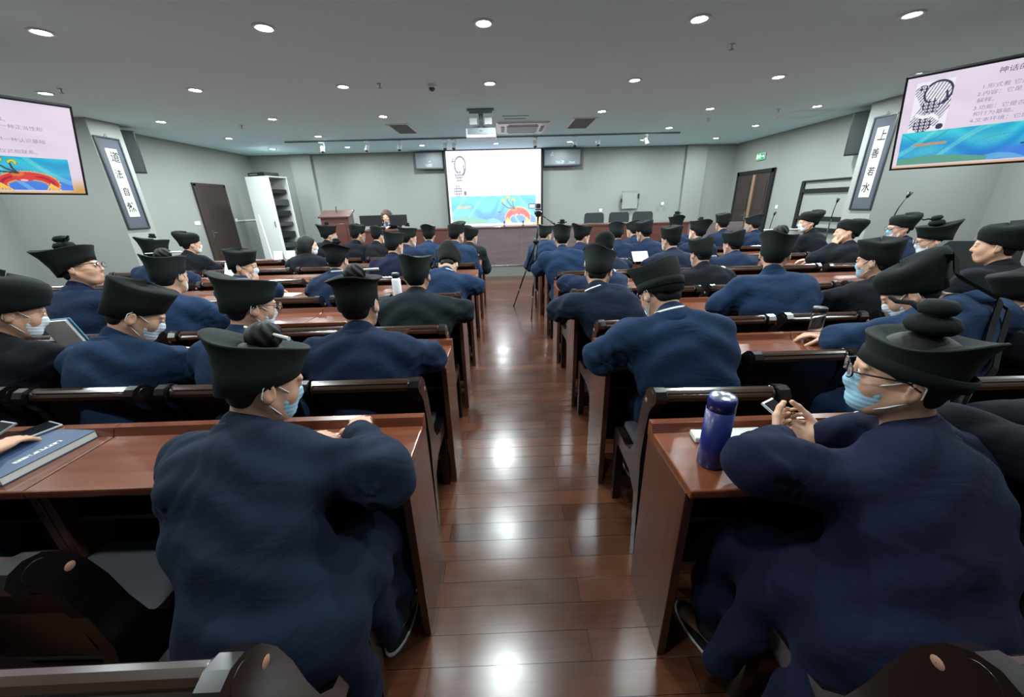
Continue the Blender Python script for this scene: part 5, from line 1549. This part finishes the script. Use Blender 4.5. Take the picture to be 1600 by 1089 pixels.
MB().tube([(-0.055, 0, 0), (0.04, 0, 0), (0.05, 0, 0)], [0.0055, 0.0055, 0.004], 10).build('barrel', 'black', r)
MB().tube([(0.05, 0, 0), (0.068, 0, 0)], [0.004, 0.001], 8).build('tip', 'chrome', r)
# glass tea bottle, second right desk
r = empty('glass_tea_bottle', (1.735, 1.955, DT), 'clear glass tea bottle with black lid on the second row right desk', 'bottle')
MB().lathe([(0.001, 0.0), (0.030, 0.0), (0.034, 0.006), (0.033, 0.03), (0.034, 0.16), (0.030, 0.17), (0.028, 0.168), (0.0315, 0.158), (0.0305, 0.03), (0.028, 0.012), (0.001, 0.012)], seg=30, cap=False).build('glass_wall', 'glass', r)
MB().lathe([(0.001, 0.0135), (0.0285, 0.0135), (0.0295, 0.045), (0.001, 0.045)], seg=24, cap=False).build('tea', 'tea', r)
MB().lathe([(0.033, 0.165), (0.035, 0.168), (0.035, 0.190), (0.032, 0.194), (0.001, 0.194)], seg=30, cap=False).build('lid', 'black', r)
# tumbler behind the big hat
r = empty('plastic_tumbler', (1.51, 1.085, DT), 'clear plastic tumbler with pale cap behind the indigo person\'s big hat', 'cup')
MB().lathe([(0.001, 0.0), (0.028, 0.0), (0.030, 0.004), (0.036, 0.16), (0.034, 0.16), (0.0285, 0.008), (0.001, 0.008)], seg=28, cap=False).build('cup_wall', 'glass', r)
MB().lathe([(0.001, 0.009), (0.0275, 0.009), (0.0285, 0.03), (0.001, 0.03)], seg=20, cap=False).build('water', 'cup', r)
MB().lathe([(0.037, 0.158), (0.037, 0.172), (0.012, 0.176), (0.012, 0.195), (0.001, 0.196)], seg=24, cap=False).build('cap', 'whiteplastic', r)
# blue book with a tablet and phones on the left
r = empty('blue_book', (-1.625, 1.085, DT), 'thick blue book with pale title lying on the nearest left desk', 'book', rz=-0.12)
MB().box((0, 0, 0.014), (0.186, 0.256, 0.024), bev=0.001).build('pages', 'paper', r)
cv = MB().box((0, 0, 0.0275), (0.19, 0.26, 0.003), bev=0.001).box((0, 0, 0.0015), (0.19, 0.26, 0.003)).box((-0.0945, 0, 0.0145), (0.003, 0.26, 0.029)).build('cover', 'bookblue', r)
MB().box((0.045, 0.0, 0.0292), (0.016, 0.125, 0.0006)).build('title_strip', 'collarwhite', cv)
mb = MB()
rr = random.Random(5)
for i in range(9):
    for j in range(4):
        mb.box((0.045 + rr.uniform(-0.004, 0.004), -0.054 + i * 0.0135 + rr.uniform(-0.004, 0.004), 0.0298), (rr.choice((0.0015, 0.008)), rr.choice((0.001, 0.005)), 0.0006))
mb.build('title_marks', 'bookblue', cv)
phone('tablet', (-1.735, 1.175, DT + 0.031), (0, 0, -0.35), 'silver-rimmed phone lying on the thick blue book', (0.085, 0.165))
phone('mobile_phone', (-1.80, 1.12, DT + 0.055), (0.3, 0, -0.25), 'grey phone held by a hand at the left picture edge', (0.078, 0.155), 'grey')
# book read by the person at the left edge
r = empty('open_book', (-2.37, 1.96, DT + 0.075), 'open book with cyan cover held upright at the far left, second row', 'book')
r.rotation_euler = (0.25, 0, -0.35)
for s_ in (-1, 1):
    MB().box((s_ * 0.075, 0.012 + 0.0, 0.09), (0.15, 0.004, 0.22), Matrix.Rotation(s_ * 0.3, 3, 'Z')).build('cover', 'bookcyan', r)
    MB().box((s_ * 0.073, -0.002, 0.09), (0.142, 0.014, 0.212), Matrix.Rotation(s_ * 0.3, 3, 'Z'), bev=0.002).build('pages', 'paper', r)

def sheet(loc, size, rot, label, name='paper_sheet', cat='paper', m='paper'):
    r = MB().box((0, 0, 0), (size[0], size[1], 0.0016)).build(name, m, None, loc)
    r.rotation_euler = rot
    return tag(r, label, cat)
sheet((-1.05, 2.80, DT + 0.002), (0.15, 0.12, 0), (0, 0, 0.1), 'white paper sheet lying on the third row left desk beside the broad bun hat')
sheet((-1.70, 1.97, DT + 0.002), (0.09, 0.14, 0), (0, 0, 0.2), 'white slip by the hand of the person with the emblem cap')
sheet((1.86, 1.93, DT + 0.002), (0.20, 0.14, 0), (0, 0, 0.5), 'white sheet under the hand of the ribbon-hat person beside the glass bottle')
sheet((1.66, 4.60, 0.90), (0.20, 0.14, 0), (0.9, 0, 0.1), 'white sheet held up before the low-headed person, fifth row right')
sheet((2.40, 4.58, 0.90), (0.12, 0.18, 0), (1.0, 0, 0.3), 'white sheet standing beside the charcoal robed person, fifth row right')
sheet((-3.30, 4.60, 0.875), (0.14, 0.19, 0), (1.15, 0, -0.1), 'white sheet propped upright on the desk before the ruffled hat, fifth row left')
sheet((0.60, 3.70, DT + 0.002), (0.10, 0.14, 0), (0, 0, 0.4), 'white slip on the desk corner right of the aisle, fourth row')
sheet((-2.12, 3.63, DT + 0.002), (0.21, 0.15, 0), (0, 0, -0.2), 'white sheet on the desk of the cheek-resting person, fourth row left')
r = empty('folded_note', (2.06, 3.62, 0.80), 'small white printed note held beside the charcoal robed person, fourth row right', 'note')
r.rotation_euler = (1.1, 0, 0.15)
MB().box((0, 0, 0), (0.10, 0.10, 0.003)).build('paper_face', 'paper', r)
MB().box((0, 0.02, 0.002), (0.08, 0.006, 0.001)).box((0, 0.0, 0.002), (0.08, 0.004, 0.001)).box((0, -0.02, 0.002), (0.07, 0.004, 0.001)).build('printed_lines', 'darkgrey', r)
for x, t in ((-3.62, 'left'), (-3.42, 'right')):
    r = empty('tent_card', (x, 6.22, DT), 'white folded card standing on the seventh row left desk, %s one of the pair' % t, 'card', group='tent cards on the far left desk')
    MB().prism([(-0.05, 0), (0, 0.17), (0.05, 0), (0.044, 0), (0, 0.155), (-0.044, 0)], 'x', -0.07, 0.07).build('card', 'paper', r)
# small usb stick / tag on the desk edge
o = MB().box((0, 0, 0.014), (0.018, 0.05, 0.012), bev=0.003).build('white_eraser', 'whiteplastic', None, (-1.86, 2.05, 0.7765)); o.rotation_euler = (0, 0, 0.3)
tag(o, 'small white eraser on the desk ledge beside the masked emblem-cap person', 'eraser')
# white bottle with black cap at the third row
r = empty('water_bottle', (-0.83, 2.86, DT), 'white bottle with black cap left of the dark green robed person, third row', 'bottle')
MB().lathe([(0.030, 0), (0.033, 0.004), (0.033, 0.25), (0.028, 0.265)], seg=24).build('bottle_body', 'whiteplastic', r)
MB().lathe([(0.027, 0.266), (0.029, 0.268), (0.029, 0.30), (0.024, 0.304)], seg=24).build('cap', 'black', r)
# cloth bags on the shelf of the third right desk
r = empty('cloth_bag', (0.66, 2.76, 0.609), 'crumpled pale cloth bag on the shelf of the third row right desk', 'bag')
G = Field((-0.16, -0.12, -0.02), (0.16, 0.12, 0.12), 0.006)
for i in range(9):
    G.ell((rng.uniform(-0.09, 0.09), rng.uniform(-0.05, 0.05), 0.028 + rng.uniform(0, 0.02)), (0.045, 0.03, 0.022), rotz(rng.uniform(0, 3)), 0.012)
link('bag_cloth', G.mesh('bag_cloth'), 'bag', r)
# clear cup on the aisle-side desk
r = empty('paper_cup', (0.60, 6.32, DT), 'small pale cup on the last desk beside the tripod', 'cup')
MB().lathe([(0.024, 0), (0.033, 0.085), (0.034, 0.087), (0.031, 0.087), (0.023, 0.004), (0.001, 0.004)], seg=20, cap=False).build('cup_wall', 'whiteplastic', r)

# camcorder on its tripod in the aisle
TX, TY = 0.30, 5.46
r = empty('camera_tripod', (TX, TY, 0), 'tall black tripod standing in the centre aisle', 'tripod')
apex = Vector((0.16, 0.0, 1.04))
for fx, fy in ((-0.17, 0.36), (0.06, -0.40), (0.18, 0.26)):
    foot = Vector((fx, fy, 0.008))
    q1 = apex.lerp(foot, 0.42); q2 = apex.lerp(foot, 0.72)
    lg = MB().tube([apex + (foot - apex) * 0.02, q1], 0.014, 10).tube([q1, q2], 0.011, 10).tube([q2, foot], 0.0085, 10).build('leg', 'blackmetal', r)
    MB().tube([foot, foot + Vector((0, 0, 0.02))], 0.014, 10).build('rubber_foot', 'black', lg)
    MB().box(q1, (0.032, 0.032, 0.03), bev=0.005).build('leg_clamp', 'grey', lg)
    MB().box(q2, (0.028, 0.028, 0.028), bev=0.005).build('leg_clamp', 'grey', lg)
MB().lathe([(0.04, -0.03), (0.045, 0), (0.03, 0.03)], apex, 16).build('collar', 'blackmetal', r)
MB().tube([apex + Vector((0, 0, -0.25)), apex + Vector((0.03, 0, 0.34))], 0.013, 12).build('centre_column', 'blackmetal', r)
mb = MB()
for fx, fy in ((-0.17, 0.36), (0.06, -0.40), (0.18, 0.26)):
    mb.tube([apex + Vector((0, 0, -0.22)), apex.lerp(Vector((fx, fy, 0)), 0.38)], 0.005, 8)
mb.build('spreader', 'blackmetal', r)
hp = apex + Vector((0.03, 0, 0.36))
hd_ = MB().box(hp, (0.07, 0.06, 0.08), bev=0.015).tube([hp + Vector((-0.05, 0, 0.01)), hp + Vector((0.05, 0, 0.01))], 0.022, 14).box(hp + Vector((0, 0, 0.055)), (0.08, 0.09, 0.02), bev=0.004).build('pan_head', 'blackmetal', r)
MB().tube([hp + Vector((0.02, -0.02, 0)), hp + Vector((0.14, -0.22, -0.09))], 0.007, 8).tube([hp + Vector((0.14, -0.22, -0.09)), hp + Vector((0.19, -0.30, -0.125))], 0.013, 10).build('pan_handle', 'black', hd_)
r = empty('camcorder', (TX + hp.x, TY + hp.y, hp.z + 0.066), 'small black camcorder with open side screen on top of the tripod', 'camcorder')
MB().box((0, 0, 0.035), (0.06, 0.13, 0.065), bev=0.012).build('camera_body', 'black', r)
MB().tube([(0, 0.06, 0.038), (0, 0.10, 0.038)], 0.026, 18).build('lens_barrel', 'black', r)
s_ = MB().box((-0.085, -0.02, 0.037), (0.095, 0.010, 0.062), bev=0.004).build('side_screen', 'black', r)
MB().box((-0.085, -0.026, 0.037), (0.080, 0.0016, 0.046)).build('screen_face', 'leddot', s_)

# pole leaning by the cabinet
o = MB().tube([(0, 0, 0.01), (-0.42, 0.55, 1.46)], 0.009, 8).build('leaning_pole', 'white', None, (-4.95, 8.3, 0)); o.rotation_euler = (0, 0, 0)
tag(o, 'thin white pole leaning against the stage left of the lectern', 'pole')
